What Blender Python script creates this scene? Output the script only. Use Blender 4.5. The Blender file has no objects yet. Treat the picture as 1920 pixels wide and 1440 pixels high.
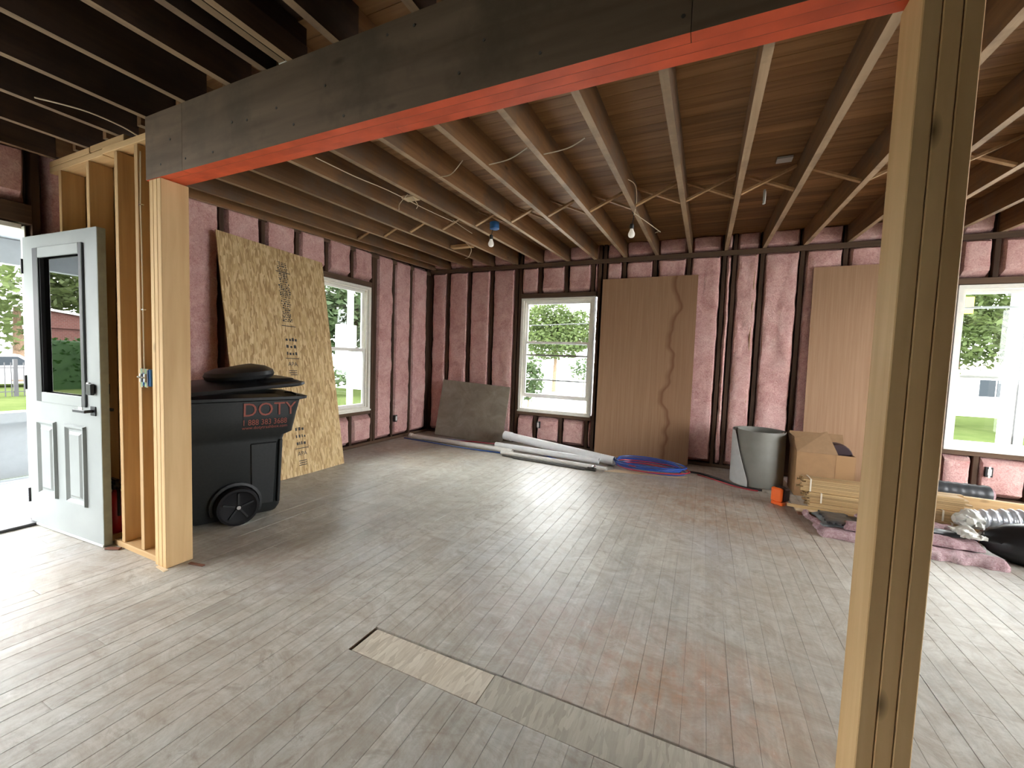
import bpy, bmesh, math, random
from mathutils import Vector, Matrix, noise, Euler

random.seed(7)
scene = bpy.context.scene
COL = scene.collection

# ------------------------------------------------------------------ camera
cam_data = bpy.data.cameras.new('camera')
cam_data.sensor_width = 36.0
cam_data.lens = 779.1 / 1920 * 36.0
cam_data.clip_start = 0.05
cam_data.clip_end = 400
cam = bpy.data.objects.new('camera', cam_data)
COL.objects.link(cam)
RIGHT = Vector((0.90692, 0.41981, 0.03543))
DOWN = Vector((0.05752, -0.04008, -0.99754))
FWD = Vector((-0.41736, 0.90672, -0.06050))
CZ = 1.2898
cm = Matrix.Identity(4)
for i in range(3):
    cm[i][0] = RIGHT[i]; cm[i][1] = -DOWN[i]; cm[i][2] = -FWD[i]
cm[2][3] = CZ
cam.matrix_world = cm
scene.camera = cam

# ------------------------------------------------------------------ sky and exposure
world = bpy.data.worlds.new('overcast_sky')
scene.world = world
world.use_nodes = True
bg = world.node_tree.nodes['Background']
bg.inputs[0].default_value = (0.97, 0.985, 1.0, 1)
bg.inputs[1].default_value = 2.2
scene.view_settings.view_transform = 'Standard'
scene.view_settings.look = 'None'
scene.view_settings.gamma = 1.0
scene.view_settings.use_curve_mapping = False
scene.view_settings.exposure = 3.25
scene.cycles.max_bounces = 10
scene.cycles.diffuse_bounces = 6
scene.cycles.transparent_max_bounces = 16
scene.cycles.sample_clamp_indirect = 6.0
scene.cycles.caustics_reflective = False
scene.cycles.caustics_refractive = False

# ------------------------------------------------------------------ key dimensions (metres)
D = 5.848          # inner face of back wall studs
XL = -4.268        # inner face of left wall studs
XR = 4.62          # right wall
YR = -3.2          # rear wall
S = 0.4064         # 16 inch spacing
X0 = -3.912        # first back stud
YL0 = 2.5037       # a left stud
RZ0, RZ1 = 2.655, 2.715   # ribbon board
BY0, BY1 = 1.302, 1.428   # beam
BZ0, BZ1 = 2.217, 2.562
FJZ = 2.566        # front joist underside
GZ = -0.7          # ground outside
def jz(y):         # underside of the old back-room joists, they sag towards the beam
    return 2.578 + (y - 1.37) * (0.138 / 4.478)

# ------------------------------------------------------------------ helpers
MATS = {}
def new_mat(name):
    m = bpy.data.materials.new(name); m.use_nodes = True
    nt = m.node_tree
    return m, nt, nt.nodes['Principled BSDF']
def N(nt, kind, **kw):
    n = nt.nodes.new(kind)
    for k, v in kw.items():
        if k.startswith('_'): setattr(n, k[1:], v)
        else: n.inputs[k].default_value = v
    return n
def L(nt, a, b): nt.links.new(a, b)
def ramp(nt, fac, stops):
    r = nt.nodes.new('ShaderNodeValToRGB')
    e = r.color_ramp.elements
    while len(e) < len(stops): e.new(0.5)
    for el, (p, c) in zip(e, stops):
        el.position = p; el.color = (*c, 1)
    L(nt, fac, r.inputs[0]); return r
def mixc(nt, fac, a, b, mode='MIX'):
    m = nt.nodes.new('ShaderNodeMix'); m.data_type = 'RGBA'; m.blend_type = mode
    for s, v in ((0, fac), (6, a), (7, b)):
        if hasattr(v, 'is_linked') or hasattr(v, 'links'): L(nt, v, m.inputs[s])
        elif s == 0: m.inputs[0].default_value = v
        else: m.inputs[s].default_value = (*v, 1)
    return m.outputs[2]
def math_n(nt, op, a, b=0.0, c=None, clamp=False):
    m = nt.nodes.new('ShaderNodeMath'); m.operation = op; m.use_clamp = clamp
    for i, v in enumerate((a, b, c)):
        if v is None: continue
        if hasattr(v, 'links'): L(nt, v, m.inputs[i])
        else: m.inputs[i].default_value = v
    return m.outputs[0]
def bump(nt, bsdf, h, strength=0.3, dist=0.01):
    b = N(nt, 'ShaderNodeBump', Strength=strength, Distance=dist)
    L(nt, h, b.inputs['Height']); L(nt, b.outputs[0], bsdf.inputs['Normal'])
def coords(nt, pos=False, seed=True):
    """position or object coordinates, shifted per object"""
    if pos:
        src = N(nt, 'ShaderNodeNewGeometry').outputs['Position']
    else:
        src = N(nt, 'ShaderNodeTexCoord').outputs['Object']
    if not seed: return src
    oi = N(nt, 'ShaderNodeObjectInfo')
    mul = N(nt, 'ShaderNodeVectorMath', _operation='SCALE'); mul.inputs[0].default_value = (13.1, 7.7, 17.3)
    L(nt, oi.outputs['Random'], mul.inputs['Scale'])
    add = N(nt, 'ShaderNodeVectorMath', _operation='ADD')
    L(nt, src, add.inputs[0]); L(nt, mul.outputs[0], add.inputs[1])
    return add.outputs[0]
def scaled(nt, vec, sc, rot=(0, 0, 0)):
    m = N(nt, 'ShaderNodeMapping'); m.inputs['Scale'].default_value = sc; m.inputs['Rotation'].default_value = rot
    L(nt, vec, m.inputs[0]); return m.outputs[0]

def plain(name, col, rough=0.5, metal=0.0, spec=0.5, noise_amt=0.0, nscale=20.0, bump_s=0.0):
    m, nt, b = new_mat(name)
    b.inputs['Roughness'].default_value = rough; b.inputs['Metallic'].default_value = metal
    b.inputs['Specular IOR Level'].default_value = spec
    v = coords(nt)
    n = N(nt, 'ShaderNodeTexNoise', Scale=nscale, Detail=5.0); L(nt, v, n.inputs['Vector'])
    lo = tuple(c * (1 - noise_amt) for c in col); hi = tuple(min(1, c * (1 + noise_amt)) for c in col)
    r = ramp(nt, n.outputs[0], [(0.3, lo), (0.7, hi)])
    L(nt, r.outputs[0], b.inputs['Base Color'])
    if bump_s: bump(nt, b, n.outputs[0], bump_s)
    MATS[name] = m; return m

def wood(name, c1, c2, axis, rough=0.65, rnd=0.15, pos=False, knots=0.0, fine=38.0, spec=0.3, dirt=None, bs=0.15):
    m, nt, b = new_mat(name)
    v = coords(nt, pos)
    sc = [fine] * 3; sc['xyz'.index(axis)] = 1.6
    n = N(nt, 'ShaderNodeTexNoise', Scale=1.0, Detail=6.0, Distortion=0.5); L(nt, scaled(nt, v, sc), n.inputs['Vector'])
    r = ramp(nt, n.outputs[0], [(0.3, c1), (0.68, c2)])
    sc2 = [7.0] * 3; sc2['xyz'.index(axis)] = 0.9
    n2 = N(nt, 'ShaderNodeTexNoise', Scale=1.0, Detail=3.0); L(nt, scaled(nt, v, sc2), n2.inputs['Vector'])
    col = mixc(nt, 0.55, r.outputs[0], ramp(nt, n2.outputs[0], [(0.3, c1), (0.7, c2)]).outputs[0])
    oi = N(nt, 'ShaderNodeObjectInfo')
    k = math_n(nt, 'MULTIPLY_ADD', oi.outputs['Random'], 2 * rnd, 1 - rnd)
    hv = N(nt, 'ShaderNodeHueSaturation'); L(nt, k, hv.inputs['Value']); L(nt, col, hv.inputs['Color'])
    col = hv.outputs[0]
    if knots:
        sk = [9.0] * 3; sk['xyz'.index(axis)] = 3.6
        vo = N(nt, 'ShaderNodeTexVoronoi', Scale=1.0); L(nt, scaled(nt, v, sk), vo.inputs['Vector'])
        near = math_n(nt, 'LESS_THAN', vo.outputs['Distance'], 0.16)
        sep = N(nt, 'ShaderNodeSeparateColor'); L(nt, vo.outputs['Color'], sep.inputs[0])
        rare = math_n(nt, 'LESS_THAN', sep.outputs[0], knots)
        soft = math_n(nt, 'MULTIPLY_ADD', vo.outputs['Distance'], -6.5, 1.1, True)
        f = math_n(nt, 'MULTIPLY', math_n(nt, 'MULTIPLY', near, rare), soft)
        col = mixc(nt, f, col, tuple(c * 0.28 for c in c1))
    if dirt:
        n3 = N(nt, 'ShaderNodeTexNoise', Scale=2.2, Detail=6.0, Roughness=0.65); L(nt, v, n3.inputs['Vector'])
        f = ramp(nt, n3.outputs[0], [(0.48, (0, 0, 0)), (0.62, (1, 1, 1))])
        col = mixc(nt, math_n(nt, 'MULTIPLY', f.outputs[0], 0.7), col, dirt)
    L(nt, col, b.inputs['Base Color'])
    b.inputs['Roughness'].default_value = rough; b.inputs['Specular IOR Level'].default_value = spec
    bump(nt, b, n.outputs[0], bs, 0.004)
    MATS[name] = m; return m

def osb(name, c1, c2, c3, dust=None, upright=False):
    """strand board: layered stretched cells with random tone"""
    m, nt, b = new_mat(name)
    v = coords(nt, False, False)
    if upright:
        sp = N(nt, 'ShaderNodeSeparateXYZ'); cb = N(nt, 'ShaderNodeCombineXYZ'); L(nt, v, sp.inputs[0])
        for a_, b_ in ((0, 0), (2, 1), (1, 2)): L(nt, sp.outputs[a_], cb.inputs[b_])
        v = cb.outputs[0]
    wn = N(nt, 'ShaderNodeTexNoise', Scale=7.0, Detail=2.0); L(nt, v, wn.inputs['Vector'])
    warp = N(nt, 'ShaderNodeVectorMath', _operation='MULTIPLY_ADD'); L(nt, wn.outputs['Color'], warp.inputs[0])
    warp.inputs[1].default_value = (.02, .02, .02); L(nt, v, warp.inputs[2])
    cols = []; hs = []; bs_ = []
    for ang, scx, scy in ((0.22, 62, 10), (-0.28, 54, 9), (0.6, 66, 15)):
        vo = N(nt, 'ShaderNodeTexVoronoi', Scale=1.0); L(nt, scaled(nt, warp.outputs[0], (scx, scy, 1.0), (0, 0, ang)), vo.inputs['Vector'])
        sep = N(nt, 'ShaderNodeSeparateColor'); L(nt, vo.outputs['Color'], sep.inputs[0])
        cols.append(ramp(nt, sep.outputs[0], [(0.0, c1), (0.5, c2), (1.0, c3)]).outputs[0]); hs.append(sep.outputs[1]); bs_.append(sep.outputs[2])
    f1 = math_n(nt, 'GREATER_THAN', bs_[1], 0.52); f2 = math_n(nt, 'GREATER_THAN', bs_[2], 0.58)
    col = mixc(nt, f1, cols[0], cols[1]); col = mixc(nt, f2, col, cols[2])
    gr = N(nt, 'ShaderNodeTexNoise', Scale=1.0, Detail=4.0); L(nt, scaled(nt, v, (160, 14, 10)), gr.inputs['Vector'])
    col = mixc(nt, 0.22, col, ramp(nt, gr.outputs[0], [(0.35, c1), (0.65, c3)]).outputs[0])
    if dust:
        dn = N(nt, 'ShaderNodeTexNoise', Scale=6.0, Detail=6.0); L(nt, v, dn.inputs['Vector'])
        col = mixc(nt, math_n(nt, 'MULTIPLY_ADD', dn.outputs[0], 0.6, 0.15, True), col, dust)
    L(nt, col, b.inputs['Base Color']); b.inputs['Roughness'].default_value = 0.7
    b.inputs['Specular IOR Level'].default_value = 0.25
    bump(nt, b, hs[0], 0.25, 0.003)
    MATS[name] = m; return m

XF = {}
def empty(name, loc=(0, 0, 0), rot=(0, 0, 0), label=None, cat=None, group=None, kind=None, parent=None):
    o = bpy.data.objects.new(name, None); COL.objects.link(o)
    o.empty_display_size = 0.1
    o.location = loc; o.rotation_euler = rot
    XF[o.name] = Matrix.Translation(Vector(loc)) @ Euler(rot).to_matrix().to_4x4()
    return tag(o, label, cat, group, kind)
def tag(o, label=None, cat=None, group=None, kind=None):
    if label: o['label'] = label
    if cat: o['category'] = cat
    if group: o['group'] = group
    if kind: o['kind'] = kind
    return o

class MB:
    """collects shapes; build() links them as one mesh object"""
    def __init__(s): s.v = []; s.f = []; s.mi = []
    def add(s, vs, fs, mi=0):
        k = len(s.v); s.v += [tuple(p) for p in vs]
        s.f += [tuple(i + k for i in f) for f in fs]; s.mi += [mi] * len(fs)
        return s
    def box(s, x0, x1, y0, y1, z0, z1, mi=0, bottom=None):
        vs = [(x, y, z) for z in (z0, z1) for y in (y0, y1) for x in (x0, x1)]
        fs = [(0, 2, 3, 1), (4, 5, 7, 6), (0, 1, 5, 4), (2, 6, 7, 3), (0, 4, 6, 2), (1, 3, 7, 5)]
        s.add(vs, fs, mi)
        if bottom is not None: s.mi[-6] = bottom
        return s
    def hexa(s, vs, mi=0):
        return s.add(vs, [(0, 2, 3, 1), (4, 5, 7, 6), (0, 1, 5, 4), (2, 6, 7, 3), (0, 4, 6, 2), (1, 3, 7, 5)], mi)
    def tag_bottom(s): s.mi[-6] = 1; return s
    def bar(s, p0, p1, w, h, up=(0, 0, 1), mi=0):
        p0, p1, up = Vector(p0), Vector(p1), Vector(up)
        d = (p1 - p0).normalized(); a = d.cross(up).normalized() * (w / 2); b = a.cross(d).normalized() * (h / 2)
        vs = [p0 - a - b, p0 + a - b, p1 - a - b, p1 + a - b, p0 - a + b, p0 + a + b, p1 - a + b, p1 + a + b]
        return s.hexa(vs, mi)
    def rings(s, rings, cap0=True, cap1=True, closed=True, mi=0):
        n = len(rings[0]); k = len(s.v)
        s.v += [tuple(p) for r in rings for p in r]
        for i in range(len(rings) - 1):
            for j in range(n if closed else n - 1):
                a = k + i * n + j; b = k + i * n + (j + 1) % n
                s.f.append((a, b, b + n, a + n)); s.mi.append(mi)
        if cap0: s.f.append(tuple(k + j for j in reversed(range(n)))); s.mi.append(mi)
        if cap1: s.f.append(tuple(k + (len(rings) - 1) * n + j for j in range(n))); s.mi.append(mi)
        return s
    def tube(s, pts, r, n=8, cap=True, mi=0):
        pts = [Vector(p) for p in pts]; rs = []
        rad = r if isinstance(r, (list, tuple)) else [r] * len(pts)
        t0 = (pts[1] - pts[0]).normalized()
        ref = Vector((0, 0, 1)) if abs(t0.z) < .9 else Vector((1, 0, 0))
        a = t0.cross(ref).normalized()
        for i, p in enumerate(pts):
            t = (pts[min(i + 1, len(pts) - 1)] - pts[max(i - 1, 0)]).normalized()
            a = (a - t * a.dot(t)).normalized(); b = t.cross(a)
            rs.append([p + (a * math.cos(2 * math.pi * j / n) + b * math.sin(2 * math.pi * j / n)) * rad[i] for j in range(n)])
        return s.rings(rs, cap, cap, True, mi)
    def pipe(s, p0, p1, ro, ri, n=20, mi=0):
        p0, p1 = Vector(p0), Vector(p1); t = (p1 - p0).normalized()
        ref = Vector((0, 0, 1)) if abs(t.z) < .9 else Vector((1, 0, 0))
        a = t.cross(ref).normalized(); b = t.cross(a)
        c = lambda p, r: [p + (a * math.cos(2 * math.pi * j / n) + b * math.sin(2 * math.pi * j / n)) * r for j in range(n)]
        return s.rings([c(p0, ri), c(p0, ro), c(p1, ro), c(p1, ri), c(p0, ri)], False, False, True, mi)
    def build(s, name, mat, parent=None, smooth=False, bevel=0.0, world=True, label=None):
        me = bpy.data.meshes.new(name)
        vs = s.v
        if parent is not None and world and parent.name in XF:
            inv = XF[parent.name].inverted(); vs = [inv @ Vector(p) for p in vs]
        me.from_pydata([tuple(p) for p in vs], [], s.f)
        mats = mat if isinstance(mat, (list, tuple)) else [mat]
        for m in mats: me.materials.append(MATS[m])
        if len(mats) > 1: me.polygons.foreach_set('material_index', s.mi)
        bm = bmesh.new(); bm.from_mesh(me)
        bmesh.ops.recalc_face_normals(bm, faces=bm.faces)
        if bevel: bmesh.ops.bevel(bm, geom=list(bm.edges), offset=bevel, segments=1, affect='EDGES', profile=0.5)
        bm.to_mesh(me); bm.free()
        if smooth:
            me.polygons.foreach_set('use_smooth', [True] * len(me.polygons))
            try: me.set_sharp_from_angle(angle=math.radians(40))
            except Exception: pass
        o = bpy.data.objects.new(name, me); COL.objects.link(o)
        if parent is not None:
            o.parent = parent
            if parent.name in XF: XF[o.name] = XF[parent.name]
        else: XF[o.name] = Matrix.Identity(4)
        if label: o['label'] = label
        return o
def share(name, me, parent, loc=(0, 0, 0), rot=(0, 0, 0), scale=(1, 1, 1)):
    o = bpy.data.objects.new(name, me); COL.objects.link(o); o.parent = parent
    o.location = loc; o.rotation_euler = rot; o.scale = scale
    return o
def text_mesh(name, body, size, mat, parent, matrix, extrude=0.0004, sx=1.0):
    """flat printed lettering as a mesh; matrix is in parent space"""
    cu = bpy.data.curves.new('lettering', 'FONT'); cu.body = body; cu.size = size; cu.extrude = extrude
    cu.align_x = 'LEFT'; cu.align_y = 'BOTTOM'; cu.resolution_u = 3
    t = bpy.data.objects.new('lettering_tmp', cu); COL.objects.link(t)
    dg = bpy.context.evaluated_depsgraph_get()
    me = bpy.data.meshes.new_from_object(t.evaluated_get(dg))
    bpy.data.objects.remove(t); bpy.data.curves.remove(cu)
    me.transform(matrix @ Matrix.Diagonal((sx, 1, 1, 1)))
    me.materials.clear(); me.materials.append(MATS[mat])
    o = bpy.data.objects.new(name, me); COL.objects.link(o); o.parent = parent
    if len(body) > 4: o['kind'] = 'stuff'
    return o

# ------------------------------------------------------------------ materials
wood('pine_z', (.40, .24, .105), (.62, .42, .21), 'z', knots=.22, rnd=.08)
wood('pine_post', (.54, .335, .145), (.73, .51, .26), 'z', knots=.42, rnd=.05, fine=22)
wood('pine_x', (.46, .29, .13), (.66, .45, .23), 'x', knots=.2, rnd=.1)
wood('old_stud', (.045, .026, .018), (.11, .065, .042), 'z', rnd=.25, spec=.15)
wood('old_plate', (.07, .045, .03), (.16, .10, .065), 'x', rnd=.2, spec=.15)
wood('old_plate_y', (.07, .045, .03), (.16, .10, .065), 'y', rnd=.2, spec=.15)
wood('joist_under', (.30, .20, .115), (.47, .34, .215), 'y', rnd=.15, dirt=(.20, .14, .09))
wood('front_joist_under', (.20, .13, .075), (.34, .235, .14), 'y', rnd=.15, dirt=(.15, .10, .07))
wood('joist', (.115, .056, .024), (.27, .145, .064), 'y', rnd=.3, knots=.12, dirt=(.14, .10, .07))
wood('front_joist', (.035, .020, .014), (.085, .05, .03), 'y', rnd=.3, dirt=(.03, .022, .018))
wood('deck', (.13, .06, .022), (.34, .18, .072), 'x', rnd=.25, pos=True, fine=30)
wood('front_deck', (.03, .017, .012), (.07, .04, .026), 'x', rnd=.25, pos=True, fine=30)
wood('bridging', (.33, .19, .09), (.52, .33, .17), 'z', rnd=.2)
wood('beam_wood', (.115, .078, .052), (.235, .170, .118), 'x', rnd=.04, fine=20, knots=.12, dirt=(.10, .076, .054))
wood('lath', (.34, .215, .095), (.53, .37, .185), 'x', rnd=.18)
wood('board_light', (.55, .42, .26), (.72, .57, .37), 'x', rnd=.1)
wood('block_brown', (.13, .05, .03), (.22, .10, .06), 'x', rnd=.1)
wood('porch_board', (.30, .33, .35), (.38, .41, .43), 'y', rnd=.06, pos=True, bs=.05)
osb('osb', (.33, .195, .08), (.58, .40, .19), (.78, .61, .35), upright=True)
osb('osb_patch', (.34, .26, .17), (.58, .49, .36), (.74, .66, .52), dust=(.56, .52, .44))
osb('osb_patch_grey', (.26, .225, .17), (.40, .36, .285), (.52, .475, .38), dust=(.43, .41, .35))
plain('orange_paint', (.66, .100, .036), .55, spec=.35, noise_amt=.18, nscale=7, bump_s=.15)
plain('white_frame', (.90, .885, .80), .45, noise_amt=.05)
plain('sash_white', (.90, .895, .85), .4, noise_amt=.04)
plain('storm_metal', (.62, .64, .64), .4, metal=.3)
plain('door_grey', (.29, .315, .305), .45, noise_amt=.06, nscale=5)
plain('door_edge', (.30, .33, .28), .5, noise_amt=.1)
plain('black_metal', (.02, .02, .023), .35, metal=.2)
plain('lite_dark', (.035, .035, .04), .4)
plain('paper_white', (.75, .75, .72), .6)
plain('threshold', (.05, .05, .055), .5)
plain('bin_black', (.0115, .0135, .0135), .5, spec=.32, noise_amt=.15, nscale=60, bump_s=.03)
plain('bin_lid', (.009, .010, .011), .42, spec=.4, noise_amt=.1)
plain('bin_tyre', (.008, .008, .009), .65, spec=.2)
plain('bin_print', (.25, .060, .038), .6)
plain('chrome', (.7, .7, .7), .2, metal=1.0)
plain('pvc', (.86, .84, .78), .35, noise_amt=.04)
plain('pvc_grey', (.84, .85, .85), .35, noise_amt=.04)
plain('iron', (.10, .095, .085), .5, metal=.5, noise_amt=.3)
plain('pex_blue', (.03, .10, .42), .35)
plain('pex_red', (.50, .03, .05), .35)
plain('cable_cream', (.62, .52, .36), .5)
plain('cable_black', (.02, .02, .02), .5)
plain('box_blue', (.02, .13, .36), .45)
plain('vinyl_grey', (.24, .235, .205), .55, noise_amt=.08, nscale=9)
plain('vinyl_white', (.58, .59, .58), .45, noise_amt=.04)
plain('cardboard', (.36, .205, .095), .75, noise_amt=.08, nscale=12)
plain('packing_tape', (.40, .235, .115), .35)
plain('cardboard_in', (.30, .18, .09), .8, noise_amt=.08)
plain('tape_orange', (.95, .16, .02), .4)
plain('tool_dark', (.05, .03, .035), .45)
plain('strap', (.78, .72, .60), .5)
plain('foil_dark', (.045, .05, .055), .35, noise_amt=.3, nscale=15)
plain('bag_black', (.009, .009, .010), .42, spec=.4)
plain('kraft_grey', (.17, .19, .19), .6, noise_amt=.25, nscale=12)
plain('plastic_white', (.66, .66, .60), .4, noise_amt=.1, nscale=14)
plain('silver_wrap', (.66, .69, .74), .28, metal=.35, noise_amt=.12)
plain('ext_red', (.42, .015, .02), .3)
plain('porch_white', (.42, .46, .48), .5, noise_amt=.03)
plain('socket_black', (.015, .015, .015), .4)
plain('print_black', (.035, .032, .03), .7)
plain('sheathing', (.10, .07, .05), .8, noise_amt=.3, nscale=5)
plain('drywall', (.13, .11, .095), .8, noise_amt=.08, nscale=3)
plain('concrete', (.46, .46, .45), .85, noise_amt=.12, nscale=1.5)
plain('asphalt', (.30, .30, .30), .9, noise_amt=.1, nscale=2)
plain('house_white', (.62, .62, .60), .7, noise_amt=.05)
plain('house_tan', (.42, .37, .28), .7, noise_amt=.05)
plain('roof_pale', (.50, .49, .48), .8, noise_amt=.1)
plain('window_dark', (.016, .020, .024), .5, spec=.1)
plain('car_paint', (.55, .56, .58), .25, noise_amt=.02)
plain('fence_black', (.012, .012, .014), .5)
plain('pole_wood', (.50, .47, .42), .8, noise_amt=.15, nscale=6)
plain('bark', (.14, .09, .055), .85, noise_amt=.3)
plain('sign_yellow', (.75, .55, .02), .5)
plain('stone_pale', (.45, .44, .40), .8, noise_amt=.1)

def make_grass():
    m, nt, b = new_mat('grass'); v = coords(nt, True, False)
    n = N(nt, 'ShaderNodeTexNoise', Scale=0.7, Detail=8.0, Roughness=.7); L(nt, v, n.inputs['Vector'])
    L(nt, ramp(nt, n.outputs[0], [(.3, (.026, .037, .012)), (.5, (.038, .050, .017)), (.75, (.055, .064, .025))]).outputs[0], b.inputs['Base Color'])
    b.inputs['Roughness'].default_value = .9; b.inputs['Specular IOR Level'].default_value = 0; MATS['grass'] = m
make_grass()
def make_leaf(name, c1, c2):
    m, nt, b = new_mat(name); v = coords(nt, True, False)
    n = N(nt, 'ShaderNodeTexNoise', Scale=1.3, Detail=4.0); L(nt, v, n.inputs['Vector'])
    col = ramp(nt, n.outputs[0], [(.3, c1), (.7, c2)]).outputs[0]
    L(nt, col, b.inputs['Base Color']); b.inputs['Roughness'].default_value = .6
    b.inputs['Specular IOR Level'].default_value = .2
    tr = N(nt, 'ShaderNodeBsdfTranslucent'); L(nt, col, tr.inputs[0])
    mx = N(nt, 'ShaderNodeMixShader'); mx.inputs[0].default_value = .45
    out = nt.nodes['Material Output']
    L(nt, b.outputs[0], mx.inputs[1]); L(nt, tr.outputs[0], mx.inputs[2]); L(nt, mx.outputs[0], out.inputs[0])
    MATS[name] = m
make_leaf('leaf_green', (.036, .054, .015), (.075, .100, .032))
make_leaf('leaf_teal', (.028, .048, .018), (.055, .078, .032))
make_leaf('leaf_hedge', (.010, .030, .006), (.018, .048, .009))
def make_brick():
    m, nt, b = new_mat('brick'); v = coords(nt, True, False)
    sw = N(nt, 'ShaderNodeSeparateXYZ'); L(nt, v, sw.inputs[0])
    cb = N(nt, 'ShaderNodeCombineXYZ'); L(nt, sw.outputs[1], cb.inputs[0]); L(nt, sw.outputs[2], cb.inputs[1])
    br = N(nt, 'ShaderNodeTexBrick', Scale=3.0); L(nt, cb.outputs[0], br.inputs['Vector'])
    br.inputs['Color1'].default_value = (.07, .020, .014, 1); br.inputs['Color2'].default_value = (.09, .027, .019, 1); br.inputs['Mortar'].default_value = (.09, .06, .05, 1)
    L(nt, br.outputs[0], b.inputs['Base Color']); b.inputs['Roughness'].default_value = .85; MATS['brick'] = m
make_brick()

def make_glass(name, ior, tint=(.96, .98, .97)):
    m, nt, b = new_mat(name); nt.nodes.remove(b)
    fr = N(nt, 'ShaderNodeFresnel', IOR=ior); g = N(nt, 'ShaderNodeBsdfGlossy'); g.inputs['Roughness'].default_value = 0.0
    t = N(nt, 'ShaderNodeBsdfTransparent'); t.inputs[0].default_value = (*tint, 1)
    mx = N(nt, 'ShaderNodeMixShader'); L(nt, fr.outputs[0], mx.inputs[0]); L(nt, t.outputs[0], mx.inputs[1]); L(nt, g.outputs[0], mx.inputs[2])
    L(nt, mx.outputs[0], nt.nodes['Material Output'].inputs[0]); MATS[name] = m
make_glass('window_glass', 1.35)
make_glass('door_glass', 5.0, (.6, .63, .62))

def make_pink(name, c1, c2, c3):
    m, nt, b = new_mat(name); v = coords(nt)
    n = N(nt, 'ShaderNodeTexNoise', Scale=5.0, Detail=8.0, Roughness=.65, Distortion=.8); L(nt, v, n.inputs['Vector'])
    n2 = N(nt, 'ShaderNodeTexNoise', Scale=48.0, Detail=4.0, Distortion=1.5); L(nt, v, n2.inputs['Vector'])
    a = ramp(nt, n.outputs[0], [(.28, c1), (.5, c2), (.74, c3)]).outputs[0]
    col = mixc(nt, .38, a, ramp(nt, n2.outputs[0], [(.35, c1), (.65, c3)]).outputs[0])
    L(nt, col, b.inputs['Base Color']); b.inputs['Roughness'].default_value = .95
    b.inputs['Specular IOR Level'].default_value = .1
    bump(nt, b, math_n(nt, 'ADD', n2.outputs[0], math_n(nt, 'MULTIPLY', n.outputs[0], 2.0)), .55, .014); MATS[name] = m
make_pink('pink_fibre', (.50, .225, .205), (.74, .43, .40), (.90, .67, .61))
make_pink('pink_scrap', (.26, .135, .15), (.40, .26, .275), (.62, .49, .50))

def make_panel():
    m, nt, b = new_mat('brown_panel'); v = coords(nt, False, False)
    n = N(nt, 'ShaderNodeTexNoise', Scale=1.0, Detail=5.0, Distortion=.3); L(nt, scaled(nt, v, (60, 60, 1.5)), n.inputs['Vector'])
    base = ramp(nt, n.outputs[0], [(.3, (.345, .200, .113)), (.7, (.41, .252, .150))]).outputs[0]
    # flame shaped figure of the veneer near one edge
    sp = N(nt, 'ShaderNodeSeparateXYZ'); L(nt, v, sp.inputs[0])
    wv = N(nt, 'ShaderNodeTexNoise', Scale=1.0, Detail=2.0); L(nt, scaled(nt, v, (0.01, .01, 1.7)), wv.inputs['Vector'])
    xe = math_n(nt, 'MULTIPLY_ADD', wv.outputs[0], 0.62, 0.03)
    dx = math_n(nt, 'SUBTRACT', sp.outputs[0], xe)
    band = ramp(nt, math_n(nt, 'MULTIPLY_ADD', dx, 4.0, .5, True), [(.22, (0, 0, 0)), (.48, (1, 1, 1)), (.58, (.3, .3, .3)), (1, (.22, .22, .22))]).outputs[0]
    col = mixc(nt, math_n(nt, 'MULTIPLY', band, .75), base, (.16, .062, .028))
    L(nt, col, b.inputs['Base Color']); b.inputs['Roughness'].default_value = .6; b.inputs['Specular IOR Level'].default_value = .3
    MATS['brown_panel'] = m
make_panel()
def make_slate():
    m, nt, b = new_mat('weathered_board'); v = coords(nt)
    n = N(nt, 'ShaderNodeTexNoise', Scale=3.5, Detail=8.0, Roughness=.7, Distortion=.7); L(nt, v, n.inputs['Vector'])
    L(nt, ramp(nt, n.outputs[0], [(.3, (.20, .165, .125)), (.5, (.28, .24, .185)), (.72, (.38, .335, .27))]).outputs[0], b.inputs['Base Color'])
    b.inputs['Roughness'].default_value = .8; MATS['weathered_board'] = m
make_slate()

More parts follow.
